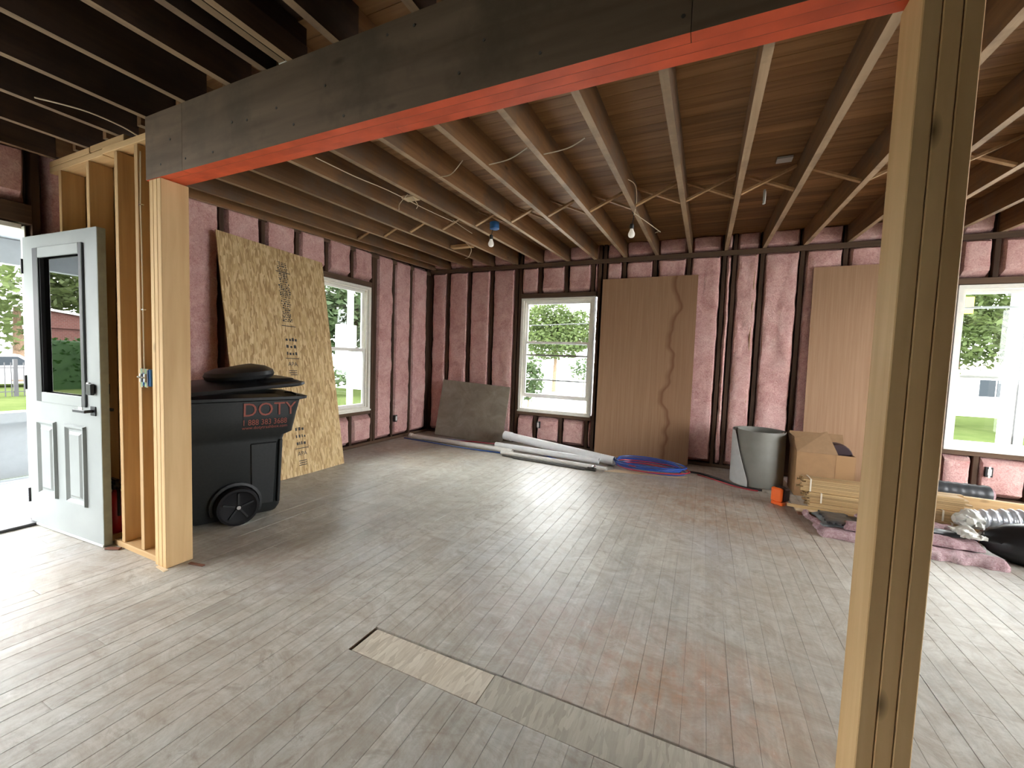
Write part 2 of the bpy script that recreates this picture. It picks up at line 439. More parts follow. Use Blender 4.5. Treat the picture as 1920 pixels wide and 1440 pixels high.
def make_floor():
    m, nt, b = new_mat('floor_wood')
    pos = coords(nt, True, False)
    vs = coords(nt, True, True)
    g = N(nt, 'ShaderNodeTexNoise', Scale=1.0, Detail=6.0, Distortion=.4); L(nt, scaled(nt, vs, (55, 2.0, 1)), g.inputs['Vector'])
    base = ramp(nt, g.outputs[0], [(.3, (.29, .27, .228)), (.7, (.45, .43, .37))]).outputs[0]
    oi = N(nt, 'ShaderNodeObjectInfo')
    hv = N(nt, 'ShaderNodeHueSaturation'); L(nt, base, hv.inputs['Color'])
    L(nt, math_n(nt, 'MULTIPLY_ADD', oi.outputs['Random'], .30, .85), hv.inputs['Value'])
    col = hv.outputs[0]
    # chalky plaster dust, rubbed along and across the boards
    d1 = N(nt, 'ShaderNodeTexNoise', Scale=1.15, Detail=9.0, Roughness=.66, Distortion=.9); L(nt, pos, d1.inputs['Vector'])
    d2 = N(nt, 'ShaderNodeTexNoise', Scale=1.0, Detail=7.0, Roughness=.7, Distortion=1.2); L(nt, scaled(nt, pos, (9, 4, 1), (0, 0, .7)), d2.inputs['Vector'])
    sy = N(nt, 'ShaderNodeSeparateXYZ'); L(nt, pos, sy.inputs[0])
    back = math_n(nt, 'MULTIPLY_ADD', sy.outputs[1], .16, -.12, True)
    back = math_n(nt, 'MINIMUM', back, .42)
    f = math_n(nt, 'ADD', math_n(nt, 'MULTIPLY', d1.outputs[0], 1.0), math_n(nt, 'MULTIPLY', d2.outputs[0], .55))
    f = math_n(nt, 'ADD', math_n(nt, 'MULTIPLY_ADD', f, 2.3, -1.45, True), back, None, True)
    col = mixc(nt, math_n(nt, 'MULTIPLY', f, .80), col, (.61, .60, .535))
    # old varnish and rust coloured stains of their own shape
    sn = N(nt, 'ShaderNodeTexNoise', Scale=2.6, Detail=7.0, Roughness=.7, Distortion=1.0); L(nt, scaled(nt, pos, (1, 1.6, 1)), sn.inputs['Vector'])
    streak = N(nt, 'ShaderNodeTexNoise', Scale=1.0, Detail=4.0); L(nt, scaled(nt, pos, (28, 7, 1), (0, 0, .25)), streak.inputs['Vector'])
    for (cx, cy, rx, ry, amt, c) in ((-.10, 1.75, .55, .35, 1.0, (.44, .25, .145)), (-.72, 1.95, .5, .3, .5, (.38, .26, .22)), (.15, 4.2, .9, .8, .95, (.38, .22, .115)),
                                     (-3.3, 4.6, .8, .7, .6, (.42, .28, .16)), (-1.1, 4.9, 1.8, .5, .35, (.42, .30, .2)), (-1.55, 1.0, .7, .5, .45, (.36, .26, .18)), (.35, 3.0, .5, .9, .4, (.33, .25, .16)),
                                     (-2.35, 1.6, .5, .3, .6, (.27, .17, .12)), (-3.2, .9, .9, .35, .3, (.40, .29, .24))):
        dx = math_n(nt, 'MULTIPLY', math_n(nt, 'SUBTRACT', sy.outputs[0], cx), 1 / rx)
        dy = math_n(nt, 'MULTIPLY', math_n(nt, 'SUBTRACT', sy.outputs[1], cy), 1 / ry)
        r2 = math_n(nt, 'ADD', math_n(nt, 'MULTIPLY', dx, dx), math_n(nt, 'MULTIPLY', dy, dy))
        fall = math_n(nt, 'MULTIPLY_ADD', r2, -.55, 1.0, True)
        w = math_n(nt, 'MULTIPLY', fall, math_n(nt, 'MULTIPLY_ADD', sn.outputs[0], 3.6, -1.15, True))
        w = math_n(nt, 'MULTIPLY', w, math_n(nt, 'MULTIPLY_ADD', streak.outputs[0], 2.0, -.25, True))
        col = mixc(nt, math_n(nt, 'MULTIPLY', w, amt), col, c)
    # bluish grey scuffs
    bn = N(nt, 'ShaderNodeTexNoise', Scale=.9, Detail=4.0, Distortion=.5); L(nt, scaled(nt, pos, (1, 1, 1), (0, 0, 1)), bn.inputs['Vector'])
    fb = math_n(nt, 'MULTIPLY_ADD', bn.outputs[0], 4.0, -2.1, True)
    col = mixc(nt, math_n(nt, 'MULTIPLY', fb, .55), col, (.40, .42, .45))
    # dark scratches and smudges
    sm = N(nt, 'ShaderNodeTexNoise', Scale=1.0, Detail=8.0, Roughness=.75, Distortion=1.6); L(nt, scaled(nt, pos, (6.5, 8, 1), (0, 0, .5)), sm.inputs['Vector'])
    fs = math_n(nt, 'MULTIPLY_ADD', sm.outputs[0], 6.5, -3.4, True)
    col = mixc(nt, math_n(nt, 'MULTIPLY', fs, math_n(nt, 'MULTIPLY_ADD', d1.outputs[0], 2.4, -.7, True)), col, (.25, .205, .155))
    sp2 = N(nt, 'ShaderNodeTexNoise', Scale=1.0, Detail=9.0, Roughness=.8, Distortion=2.2); L(nt, scaled(nt, pos, (3.4, 4.2, 1), (0, 0, -.6)), sp2.inputs['Vector'])
    col = mixc(nt, math_n(nt, 'MULTIPLY_ADD', sp2.outputs[0], 4.5, -1.95, True), col, mixc(nt, .6, col, (.28, .215, .15)))
    col = mixc(nt, math_n(nt, 'MULTIPLY_ADD', sp2.outputs[0], -6.0, 2.45, True), col, (.66, .64, .60))
    L(nt, col, b.inputs['Base Color'])
    L(nt, math_n(nt, 'MULTIPLY_ADD', d2.outputs[0], .5, .24, True), b.inputs['Roughness'])
    b.inputs['Specular IOR Level'].default_value = .42
    hsum = math_n(nt, 'ADD', math_n(nt, 'MULTIPLY', g.outputs[0], .5), d2.outputs[0])
    bump(nt, b, hsum, .22, .006)
    MATS['floor_wood'] = m
make_floor()
def make_bulb():
    m, nt, b = new_mat('bulb_white')
    b.inputs['Base Color'].default_value = (.85, .83, .76, 1); b.inputs['Roughness'].default_value = .35
    b.inputs['Emission Color'].default_value = (1, .93, .8, 1); b.inputs['Emission Strength'].default_value = .03
    MATS['bulb_white'] = m
make_bulb()

# ------------------------------------------------------------------ floor
floor = empty('floor', (0, 0, 0), label='dusty grey narrow strip wood floor of the gutted room', kind='structure')
MB().box(XL - .1, XR, YR, D + .1, -.06, -.021).build('subfloor', 'sheathing', floor)
unit = MB().box(-.5, .5, -.5, .5, -.02, 0)
pitch = .0836
proto = MB().box(-.0414, .0414, -.5, .5, -.02, 0).build('floorboard', 'floor_wood', None, bevel=.0011)
proto_me = proto.data; bpy.data.objects.remove(proto)
PX0, PX1, PY0, PY1 = -1.362, .395, 1.300, 1.472
nrow = int((XR - XL) / pitch) + 1
for i in range(nrow):
    x = XL + (i + .5) * pitch
    if x + pitch / 2 > XR: break
    cuts = []
    inpatch = PX0 < x < PX1
    ends = [(YR, PY0), (PY1, D + .06)] if inpatch else [(YR, D + .06)]
    for a, bnd in ends:
        pts = [a, bnd]
        if not inpatch or a > 1: pts.insert(1, random.uniform(max(a + .5, .6), bnd - .8))
        for y0, y1 in zip(pts, pts[1:]):
            share('floorboard', proto_me, floor, (x, (y0 + y1) / 2, random.uniform(-.0012, .0004)),
                  (0, math.radians(random.uniform(-.5, .5)), 0), (1, y1 - y0 - .0004, 1))
MB().box(-1.326, -.705, 1.306, 1.464, -.02, -.004).build('patch_strip', 'osb_patch', floor, bevel=.001, label='pale strand board strip let into the floor')
MB().box(-.702, PX1 - .004, 1.304, 1.466, -.02, -.003).build('patch_strip', 'osb_patch_grey', floor, bevel=.001, label='grey dusty strand board strip let into the floor')
MB().bar((-1.349, 1.304, -.010), (-1.349, 1.468, -.010), .014, .012).build('patch_sliver', 'old_plate_y', floor)

# ------------------------------------------------------------------ framed walls
class Wall:
    """local frame: s runs along the wall, d is depth outward, z up"""
    def __init__(self, root, origin, sdir, ddir):
        self.root = root; self.o = Vector(origin); self.s = Vector(sdir); self.d = Vector(ddir)
    def p(self, s, d, z): return self.o + self.s * s + self.d * d + Vector((0, 0, z))
    def box(self, name, s0, s1, d0, d1, z0, z1, mat, bevel=.002, jit=0.0):
        vs = [self.p(s, d, z) for z in (z0, z1) for d in (d0, d1) for s in (s0, s1)]
        if jit:
            k = random.uniform(-jit, jit); vs = [v + self.s * (k if v.z > 1 else 0) for v in vs]
        return MB().hexa(vs).build(name, mat, self.root, bevel=bevel)
    def batt(self, s0, s1, z0, z1, depth=.07, bulge=.022, crumple=.017, mat='pink_fibre', name='insulation_batt'):
        ns = max(6, int((s1 - s0) / .028)); nz = max(5, int((z1 - z0) / .05)); mb = MB()
        sd = random.uniform(0, 90); vs = []
        for j in range(nz + 1):
            v = j / nz; z = z0 + (z1 - z0) * v
            el = .010 * noise.noise(Vector((sd, z * 5, 0))) + .006 * noise.noise(Vector((sd, z * 17, 3)))
            er = .010 * noise.noise(Vector((sd, z * 5, 9))) + .006 * noise.noise(Vector((sd, z * 17, 7)))
            a, b = s0 + .006 + el, s1 - .006 + er
            for i in range(ns + 1):
                u = i / ns; s = a + (b - a) * u
                e = min(u * (b - a), (1 - u) * (b - a)); ez = min((z - z0), (z1 - z))
                q = min(1, e / .05); qz = min(1, ez / .06)
                prof = math.sqrt(max(0, 1 - (1 - q) ** 2)) * math.sqrt(max(0, 1 - (1 - qz) ** 2))
                n1 = noise.noise(Vector((s * 6 + sd, z * 4, sd))); n2 = noise.noise(Vector((s * 22, z * 18 + sd, sd)))
                d = .055 - (.055 + bulge) * prof - crumple * (n1 + .45 * n2) * (.4 + .6 * prof)
                vs.append(self.p(s, d, z + (.008 * n1 if 0 < j < nz else 0)))
        fs = [(j * (ns + 1) + i, j * (ns + 1) + i + 1, (j + 1) * (ns + 1) + i + 1, (j + 1) * (ns + 1) + i) for j in range(nz) for i in range(ns)]
        k = len(vs)
        corners = [0, ns, nz * (ns + 1) + ns, nz * (ns + 1)]
        ring = list(range(0, ns)) + [j * (ns + 1) + ns for j in range(nz)] + [nz * (ns + 1) + i for i in range(ns, 0, -1)] + [j * (ns + 1) for j in range(nz, 0, -1)]
        for r in ring: vs.append(Vector(vs[r]) + self.d * (depth - .045))
        n = len(ring)
        for i in range(n): fs.append((ring[(i + 1) % n], ring[i], k + i, k + (i + 1) % n))
        fs.append(tuple(k + i for i in range(n)))
        mb.add(vs, fs); return mb.build(name, mat, self.root, smooth=True)
TOPZ = 2.97
SD = .094
def sheath(w, s0, s1, openings, zt=TOPZ + .08):
    """boards outside the studs, left open at windows and doors"""
    xs = sorted({s0, s1, *[v for o in openings for v in o[:2]]})
    for a, b in zip(xs, xs[1:]):
        cuts = [(o[2], o[3]) for o in openings if o[0] <= a + 1e-6 and o[1] >= b - 1e-6]
        z = -.05
        for c0, c1 in sorted(cuts):
            if c0 > z: w.box('sheathing_panel', a, b, SD + .002, SD + .03, z, c0, 'sheathing', 0)
            z = c1
        w.box('sheathing_panel', a, b, SD + .002, SD + .03, z, zt, 'sheathing', 0)

# ---- back wall
wb = Wall(empty('wall_back', (0, 0, 0), label='back wall of dark open studs filled with pink insulation', kind='structure'), (0, D, 0), (1, 0, 0), (0, 1, 0))
hw = .021
W2 = (-2.585, -1.440, .505, 2.215)     # rough openings s0 s1 z0 z1
W3 = (2.315, 3.455, .520, 2.215)
full = [-4.245, X0, X0 + S, X0 + 2 * S, -2.672, -2.612, -1.405, -1.33, X0 + 7 * S, X0 + 8 * S, X0 + 9 * S, X0 + 10 * S, .262, X0 + 11 * S, X0 + 12 * S, X0 + 13 * S, X0 + 14 * S, 2.20, 2.288, 3.482, 3.55, 3.95, 4.35, 4.58]
for s in full: wb.box('stud', s - hw, s + hw, 0, SD, .042, TOPZ, 'old_stud', jit=.008)
wb.box('sole_plate', XL, XR, -.002, SD, 0, .041, 'old_plate')
wb.box('ribbon_board', XL + .02, XR, -.028, -.003, RZ0, RZ1, 'old_plate')
crip = {}
for W, cs in ((W2, (X0 + 4 * S, X0 + 5 * S, X0 + 6 * S - .02)), (W3, (X0 + 16 * S, X0 + 17 * S, X0 + 18 * S))):
    wb.box('window_header', W[0] - .005, W[1] + .005, -.004, SD, W[3], W[3] + .062, 'old_plate')
    wb.box('window_sill_plate', W[0] - .005, W[1] + .005, -.004, SD, W[2] - .062, W[2], 'old_plate')
    for c in cs:
        if W[0] + .05 < c < W[1] - .04:
            wb.box('cripple_stud', c - hw, c + hw, 0, SD, W[3] + .063, TOPZ, 'old_stud')
            wb.box('cripple_stud', c - hw, c + hw, 0, SD, .042, W[2] - .063, 'old_stud')
studs = sorted(full)
for a, b in zip(studs, studs[1:]):
    if b - a < .075: continue
    a2, b2 = a + hw, b - hw
    win = [(W, cs) for W, cs in ((W2, (X0 + 4 * S, X0 + 5 * S, X0 + 6 * S - .02)), (W3, (X0 + 16 * S, X0 + 17 * S, X0 + 18 * S))) if a < (W[0] + W[1]) / 2 < b]
    if win:
        W, cs = win[0]
        ed = [a2] + [c for c in cs if W[0] + .05 < c < W[1] - .04] + [b2]
        for k, (u, v) in enumerate(zip(ed, ed[1:])):
            u2 = u + (hw if k else 0); v2 = v - (hw if k < len(ed) - 2 else 0)
            if v2 - u2 < .03: continue
            wb.batt(u2, v2, W[3] + .075, RZ0 + .03, bulge=.03, crumple=.016)
            wb.batt(u2, v2, .05, W[2] - .07, bulge=.03, crumple=.016)
            wb.batt(u2, v2, RZ1 + .01, TOPZ - .03, bulge=.03, crumple=.02)
    else:
        big = a > .1 and a < 2
        wb.batt(a2, b2, .05, RZ0 + .03, crumple=.026 if big else .015)
        wb.batt(a2, b2, RZ1 + .01, TOPZ - .03, bulge=.03, crumple=.02)
sheath(wb, XL - .14, XR + .14, [W2, W3])

# ---- left wall
wl = Wall(empty('wall_left', (0, 0, 0), label='left wall of dark open studs filled with pink insulation', kind='structure'), (XL, 0, 0), (0, 1, 0), (-1, 0, 0))
W1 = (3.372, 4.478, .505, 2.215)
DO = (.262, 1.235, 0, 2.085)
WU = [(-1.75, .10, .10, 2.45)]      # large unseen opening, added to bring daylight in from the left
fl_ = [YR + .03, -2.2, -1.8, .14, .22, 1.275, 1.69, YL0 - S, YL0, YL0 + S, YL0 + 2 * S, 4.52, 4.57, YL0 + 6 * S, YL0 + 7 * S, 5.775, 5.825]
for s in fl_: wl.box('stud', s - hw, s + hw, 0, SD, .042, TOPZ, 'old_stud', jit=.006)
wl.box('sole_plate', 1.3, D, -.002, SD, 0, .041, 'old_plate_y'); wl.box('sole_plate', YR, .24, -.002, SD, 0, .041, 'old_plate_y')
wl.box('window_header', W1[0] - .03, W1[1] + .01, -.004, SD, W1[3], W1[3] + .062, 'old_plate_y')
wl.box('window_sill_plate', W1[0] - .03, W1[1] + .01, -.004, SD, W1[2] - .062, W1[2], 'old_plate_y')
wl.box('door_header', DO[0] - .02, DO[1] + .02, -.006, SD, DO[3] + .01, DO[3] + .14, 'old_plate_y')
wl.box('top_plate', 1.45, D, -.004, SD, jz(D) - .085, jz(D) - .03, 'old_plate_y')
for c in (YL0 + 3 * S, YL0 + 4 * S):
    wl.box('cripple_stud', c - hw, c + hw, 0, SD, W1[3] + .063, TOPZ, 'old_stud')
    wl.box('cripple_stud', c - hw, c + hw, 0, SD, .042, W1[2] - .063, 'old_stud')
for a, b in ((1.69, YL0 - S), (1.296, 1.69), (YL0 - S, YL0), (YL0, YL0 + S), (YL0 + S, YL0 + 2 * S), (4.57, YL0 + 6 * S), (YL0 + 6 * S, YL0 + 7 * S), (YL0 + 7 * S, 5.775)):
    wl.batt(a + hw, b - hw, .05, 2.72)
for a, b in ((YL0 + 2 * S, YL0 + 3 * S), (YL0 + 3 * S, YL0 + 4 * S), (YL0 + 4 * S, 4.52)):
    wl.batt(a + hw, b - hw, W1[3] + .07, 2.72, bulge=.026); wl.batt(a + hw, b - hw, .05, W1[2] - .07, bulge=.03, crumple=.018)
wl.batt(.30, .72, DO[3] + .16, 2.62, bulge=.03); wl.batt(.76, 1.24, DO[3] + .16, 2.62, bulge=.03)
wl.box('cripple_stud', .72, .76, 0, SD, DO[3] + .145, TOPZ, 'old_stud')
for a, b in zip([YR + .03, -2.80], [-2.8, -2.75]): pass
wl.batt(-2.18, -1.82, .05, 2.6)
sheath(wl, YR - .14, D + .14, [W1, DO] + WU)

# ---- rear and right walls, beyond the picture edges (plaster toned dark to cut fill light)
wr = Wall(empty('wall_right', (0, 0, 0), label='plain plaster right wall beyond the picture edge', kind='structure'), (XR, 0, 0), (0, 1, 0), (1, 0, 0))
WRO = [(1.5, 2.95, .3, 2.45), (3.1, 4.55, .3, 2.45)]  # unseen window openings, added to brighten the back room with daylight
sheath_r = [(YR - .14, D + .14)]
def panel_wall(w, s0, s1, openings, mat='drywall'):
    xs = sorted({s0, s1, *[v for o in openings for v in o[:2]]})
    for a, b in zip(xs, xs[1:]):
        cuts = [(o[2], o[3]) for o in openings if o[0] <= a + 1e-6 and o[1] >= b - 1e-6]; z = -.05
        for c0, c1 in sorted(cuts):
            if c0 > z: w.box('wall_panel', a, b, 0, .12, z, c0, mat, 0)
            z = c1
        w.box('wall_panel', a, b, 0, .12, z, TOPZ + .08, mat, 0)
panel_wall(wr, YR - .14, D + .1, WRO)
wq = Wall(empty('wall_rear', (0, 0, 0), label='plain plaster rear wall behind the viewer', kind='structure'), (0, YR, 0), (1, 0, 0), (0, -1, 0))
WQO = []
panel_wall(wq, XL - .12, XR + .12, WQO)

# ------------------------------------------------------------------ windows
def double_hung(name, w, W, label, lower_z0, low_top, up_bot, storm=None, inset=0.02):
    """double hung sash window in the rough opening W"""
    root = empty(name, w.p((W[0] + W[1]) / 2, 0, W[2]), label=label, kind='structure')
    def rect(nm, s0, s1, z0, z1, wd, d0, d1, mat, wt=None, wbm=None):
        mb = MB(); wt = wt or wd; wbm = wbm or wd
        for (a, b, c, e) in ((s0, s0 + wd, z0, z1), (s1 - wd, s1, z0, z1), (s0 + wd, s1 - wd, z1 - wt, z1), (s0 + wd, s1 - wd, z0, z0 + wbm)):
            mb.hexa([w.p(s, d, z) for z in (c, e) for d in (d0, d1) for s in (a, b)])
        return mb.build(nm, mat, root, bevel=.0)
    s0, s1, z0, z1 = W[0] + .012, W[1] - .012, W[2] + .008, W[3] - .010
    rect('window_frame', s0, s1, z0, z1, .040, -.015, .11, 'white_frame', .034, .030)
    rect('window_stop', s0 + .040, s1 - .040, z0 + .03, z1 - .034, .022, .014, .03, 'white_frame', .02, .012)
    a, b = s0 + .046, s1 - .046
    u = rect('upper_sash', a, b, up_bot, z1 - .036, .040, .066, .094, 'sash_white', .045, .028)
    l = rect('lower_sash', a, b, lower_z0, low_top, .042, .034, .062, 'sash_white', .036, .058)
    for par, c, e, dd in ((u, up_bot + .03, z1 - .08, .08), (l, lower_z0 + .058, low_top - .036, .048)):
        mb = MB().hexa([w.p(s, d, z) for z in (c, e) for d in (dd, dd + .003) for s in (a + .042, b - .042)])
        XF[par.name] = XF[root.name]
        mb.build('glass_pane', 'window_glass', par)
    for s in (a + .16, b - .16):
        mb = MB().hexa([w.p(q, d, z) for z in (low_top - .002, low_top + .012) for d in (.03, .06) for q in (s - .03, s + .03)])
        mb.build('sash_lock', 'white_frame', l)
    mb = MB().hexa([w.p(s, d, z) for z in (W[2] - .012, W[2] + .010) for d in (-.03, .12) for s in (W[0] + .005, W[1] - .005)])
    mb.build('window_sill', 'white_frame', root, bevel=.002)
    if storm:
        for zz in storm:
            MB().hexa([w.p(s, d, z) for z in (zz - .011, zz + .011) for d in (.100, .112) for s in (a, b)]).build('storm_rail', 'storm_metal', root)
    return root
double_hung('window_1', wl, W1, 'white double hung window half hidden by the strand board sheet', .535, 1.36, 1.31)
double_hung('window_2', wb, W2, 'white double hung window with raised lower sash in the back wall', .715, 1.565, 1.345, storm=(.985,))
double_hung('window_3', wb, W3, 'white double hung window right of the near post', .545, 1.345, 1.26, storm=(1.99,))

# ------------------------------------------------------------------ ceiling: joists, bridging, deck boards
ceil = empty('ceiling', (0, 0, 0), label='open joist ceiling with exposed deck boards', kind='structure')
JH = .195
jx = [-4.20] + [X0 + n * S for n in range(-0, 21)]
for i, x in enumerate(jx):
    x += .012
    y0, y1 = BY0 + .05, D + .09
    w = .0205
    z0, z1 = jz(y0), jz(y1)
    if y0 < BY1: z0 = max(z0, BZ1 + .002)
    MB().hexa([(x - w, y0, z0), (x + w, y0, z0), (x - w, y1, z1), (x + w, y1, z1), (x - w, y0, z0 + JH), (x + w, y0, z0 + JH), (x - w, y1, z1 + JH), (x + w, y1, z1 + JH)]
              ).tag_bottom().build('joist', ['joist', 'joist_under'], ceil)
fj = [-4.19, -3.74, -3.335, -2.925, -2.545, -2.17, -1.905, -1.775, -1.455, -1.05, -.65, -.25, .16, .56, .97, 1.37, 1.78, 2.19, 2.6, 3.0, 3.4, 3.8, 4.2]
for x in fj:
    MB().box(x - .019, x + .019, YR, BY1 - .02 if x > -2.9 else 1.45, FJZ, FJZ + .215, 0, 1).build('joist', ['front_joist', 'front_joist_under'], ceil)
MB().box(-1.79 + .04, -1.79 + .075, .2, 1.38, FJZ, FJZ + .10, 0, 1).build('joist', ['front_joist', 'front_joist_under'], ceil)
# deck boards, across the joists
n = 46; wdt = (D + .1 - 1.36) / n
for k in range(n):
    y = 1.36 + wdt * k; z = jz(y) + JH + .002
    MB().hexa([(XL - .1, y + .0015, z), (XR, y + .0015, z), (XL - .1, y + wdt - .0015, z + .003), (XR, y + wdt - .0015, z + .003), (XL - .1, y, z + .02), (XR, y, z + .02), (XL - .1, y + wdt, z + .023), (XR, y + wdt, z + .023)]
              ).build('deck_board', 'deck', ceil)
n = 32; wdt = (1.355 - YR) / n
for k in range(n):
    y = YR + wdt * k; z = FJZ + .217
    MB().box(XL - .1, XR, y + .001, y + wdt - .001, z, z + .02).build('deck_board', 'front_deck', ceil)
MB().box(XL - .2, XR + .2, YR - .2, D + .2, TOPZ + .08, TOPZ + .12).build('upper_subfloor', 'sheathing', ceil)
# herringbone bridging
for i in range(len(jx) - 1):
    a, b = jx[i] + .034, jx[i + 1] - .010
    y = 3.83 + random.uniform(-.03, .03)
    za, zb = jz(y) + .012, jz(y) + JH - .02
    for (p0, p1) in (((a, y, za), (b, y + .01, zb)), ((a, y + .045, zb), (b, y + .05, za))):
        if random.random() < .06: continue
        MB().bar(p0, p1, .034, .017, up=(0, 0, 1)).build('bridging', 'bridging', ceil)
MB().box(X0 + 2 * S + .05, X0 + 2 * S + .36, 4.58, 4.66, jz(4.6) + .005, jz(4.6) + .04).build('nailer_block', 'bridging', ceil)
MB().box(X0 + 3 * S + .25, X0 + 3 * S + .38, 2.9, 2.99, jz(2.9) + .005, jz(2.9) + .025).build('nailer_block', 'board_light', ceil)

# ------------------------------------------------------------------ beam and posts
beam = empty('support_beam', (-2.91, 1.36, BZ0), label='wide built-up wooden beam with orange painted underside across the room', cat='beam')
pw = (BY1 - BY0) / 3
def ply(x0, x1, k):
    MB().box(x0, x1, BY0 + k * pw + (.0006 if k else 0), BY0 + (k + 1) * pw, BZ0 + random.uniform(0, .001), BZ1, 0, bottom=1).build('beam_ply', ['beam_wood', 'orange_paint'], beam, bevel=0)
for x0, x1 in ((-2.91, -2.557), (-2.555, -.089), (-.087, 2.4), (2.402, XR)): ply(x0, x1, 0)
for x0, x1 in ((-2.91, .6), (.602, XR)): ply(x0, x1, 1)
for x0, x1 in ((-2.91, -1.2), (-1.198, 1.6), (1.602, XR)): ply(x0, x1, 2)
nails = []
for i in range(26):
    x = -2.8 + i * .16 + random.uniform(-.05, .05); z = random.choice((BZ0 + .06, BZ0 + .28, BZ0 + .17)) + random.uniform(-.02, .02)
    MB().tube([(x, BY0 - .002, z), (x, BY0 + .004, z)], .006, 6).build('nail_head', 'iron', beam)
MB().box(-1.80, -1.755, BY0 - .002, BY0 + .03, BZ1 + .002, BZ1 + .02).build('paper_scrap', 'paper_white', beam)

def post(name, x0, x1, y0, y1, label, tilt=0.0, h=BZ0 - .001):
    root = empty(name, ((x0 + x1) / 2, (y0 + y1) / 2, 0), label=label, cat='post', group=None)
    w = (x1 - x0) / 3
    for k in range(3):
        MB().box(x0 + k * w + .0008, x0 + (k + 1) * w - .0008, y0 + random.uniform(0, .002), y1, 0, h).build('post_ply', 'pine_post', root, bevel=.0025)
    return root
post('support_post', -2.882, -2.766, 1.302, 1.442, 'light pine triple post at left end of the beam beside the trash bin')
post('support_post', .409, .519, 1.302, 1.440, 'light pine triple post in the right foreground')

# ------------------------------------------------------------------ partition stub between left wall and post
stub = empty('wall_partition', (0, 0, 0), label='short pine stud partition behind the open door', kind='structure')
SY0, SY1 = 1.324, 1.446
for x in (-4.06, -3.67, -3.315, -3.085):
    MB().box(x, x + .037, SY0, SY1, .038, 2.455).build('stud', 'pine_z', stub, bevel=.002)
MB().box(-2.925, -2.888, SY0 + .012, SY1, .038, 2.455).build('stud', 'pine_z', stub, bevel=.002)
MB().box(-3.40, -2.888, SY0 - .006, SY1, 0, .037).build('bottom_plate', 'pine_x', stub, bevel=.002)
MB().box(-4.19, -3.47, SY0, SY1, 0, .037).build('bottom_plate', 'pine_x', stub, bevel=.002)
MB().box(-4.19, -3.45, SY0, SY1, 2.457, 2.494).build('top_plate', 'pine_x', stub, bevel=.002)
MB().box(-3.445, -2.93, SY0 - .004, SY1, 2.460, 2.497).build('top_plate', 'pine_x', stub, bevel=.002)
MB().box(-4.19, -3.62, SY0, SY1, 2.498, 2.535).build('top_plate', 'pine_x', stub, bevel=.002)
MB().box(-3.61, -3.20, SY0, SY1, 2.500, 2.538).build('top_plate', 'pine_x', stub, bevel=.002)
MB().box(-4.20, -2.89, SY1 + .002, SY1 + .016, .0, 2.53).build('backing_sheet', 'osb', stub)
# old dark block where a plank has been sawn off near the door
MB().tube([(-3.00, 1.318, 2.40), (-3.0, 1.314, 2.1), (-3.005, 1.319, 1.8), (-2.995, 1.315, 1.4), (-3.0, 1.318, 1.13)], .004, 6).build('cable', 'cable_cream', stub, smooth=True)
for (x, z) in ((-3.0, 2.1), (-2.995, 1.5)): MB().box(x - .012, x + .012, 1.309, 1.324, z - .003, z + .003).build('cable_staple', 'chrome', stub)

sw = empty('switch_box', (-3.03, 1.318, 1.05), label='blue double switch box with bare metal switches on the partition stud', cat='switch box')
MB().box(-3.045, -2.945, 1.322, 1.36, 1.05, 1.15).build('box_body', 'box_blue', sw, bevel=.003)
for x in (-3.02, -2.975):
    MB().box(x - .012, x + .012, 1.312, 1.3215, 1.045, 1.155).build('switch_yoke', 'chrome', sw, bevel=.001)
    MB().box(x - .008, x + .008, 1.304, 1.3118, 1.075, 1.125).build('switch_body', 'plastic_white', sw, bevel=.002)
    MB().tube([(x, 1.306, 1.10), (x, 1.292, 1.108)], .0045, 6).build('toggle', 'paper_white', sw)

ex = empty('fire_extinguisher', (-3.505, 1.275, 0), label='small red fire extinguisher on the floor behind the open door', cat='extinguisher')
ex.location = (-3.535, 1.385, .037); XF[ex.name] = Matrix.Translation(ex.location)
prof = [(.0, .0), (.050, .0), (.055, .012), (.055, .22), (.045, .255), (.018, .275), (.018, .29)]
MB().rings([[(r * math.cos(a * math.pi / 10), r * math.sin(a * math.pi / 10), z) for a in range(20)] for r, z in prof[1:]]).build('cylinder_body', 'ext_red', ex, smooth=True, world=False)
MB().box(-.02, .02, -.02, .02, .288, .32).box(-.065, .02, -.01, .01, .318, .332).box(-.065, .02, -.01, .01, .345, .355).box(.005, .02, -.01, .01, .33, .35).build('valve_lever', 'black_metal', ex, world=False)
MB().tube([(.02, 0, .30), (.06, -.01, .28), (.066, -.012, .2), (.064, -.01, .12)], .008, 8).build('hose', 'black_metal', ex, smooth=True, world=False)
MB().box(-.03, .03, -.0585, -.052, .09, .19).build('label_plate', 'paper_white', ex, world=False)

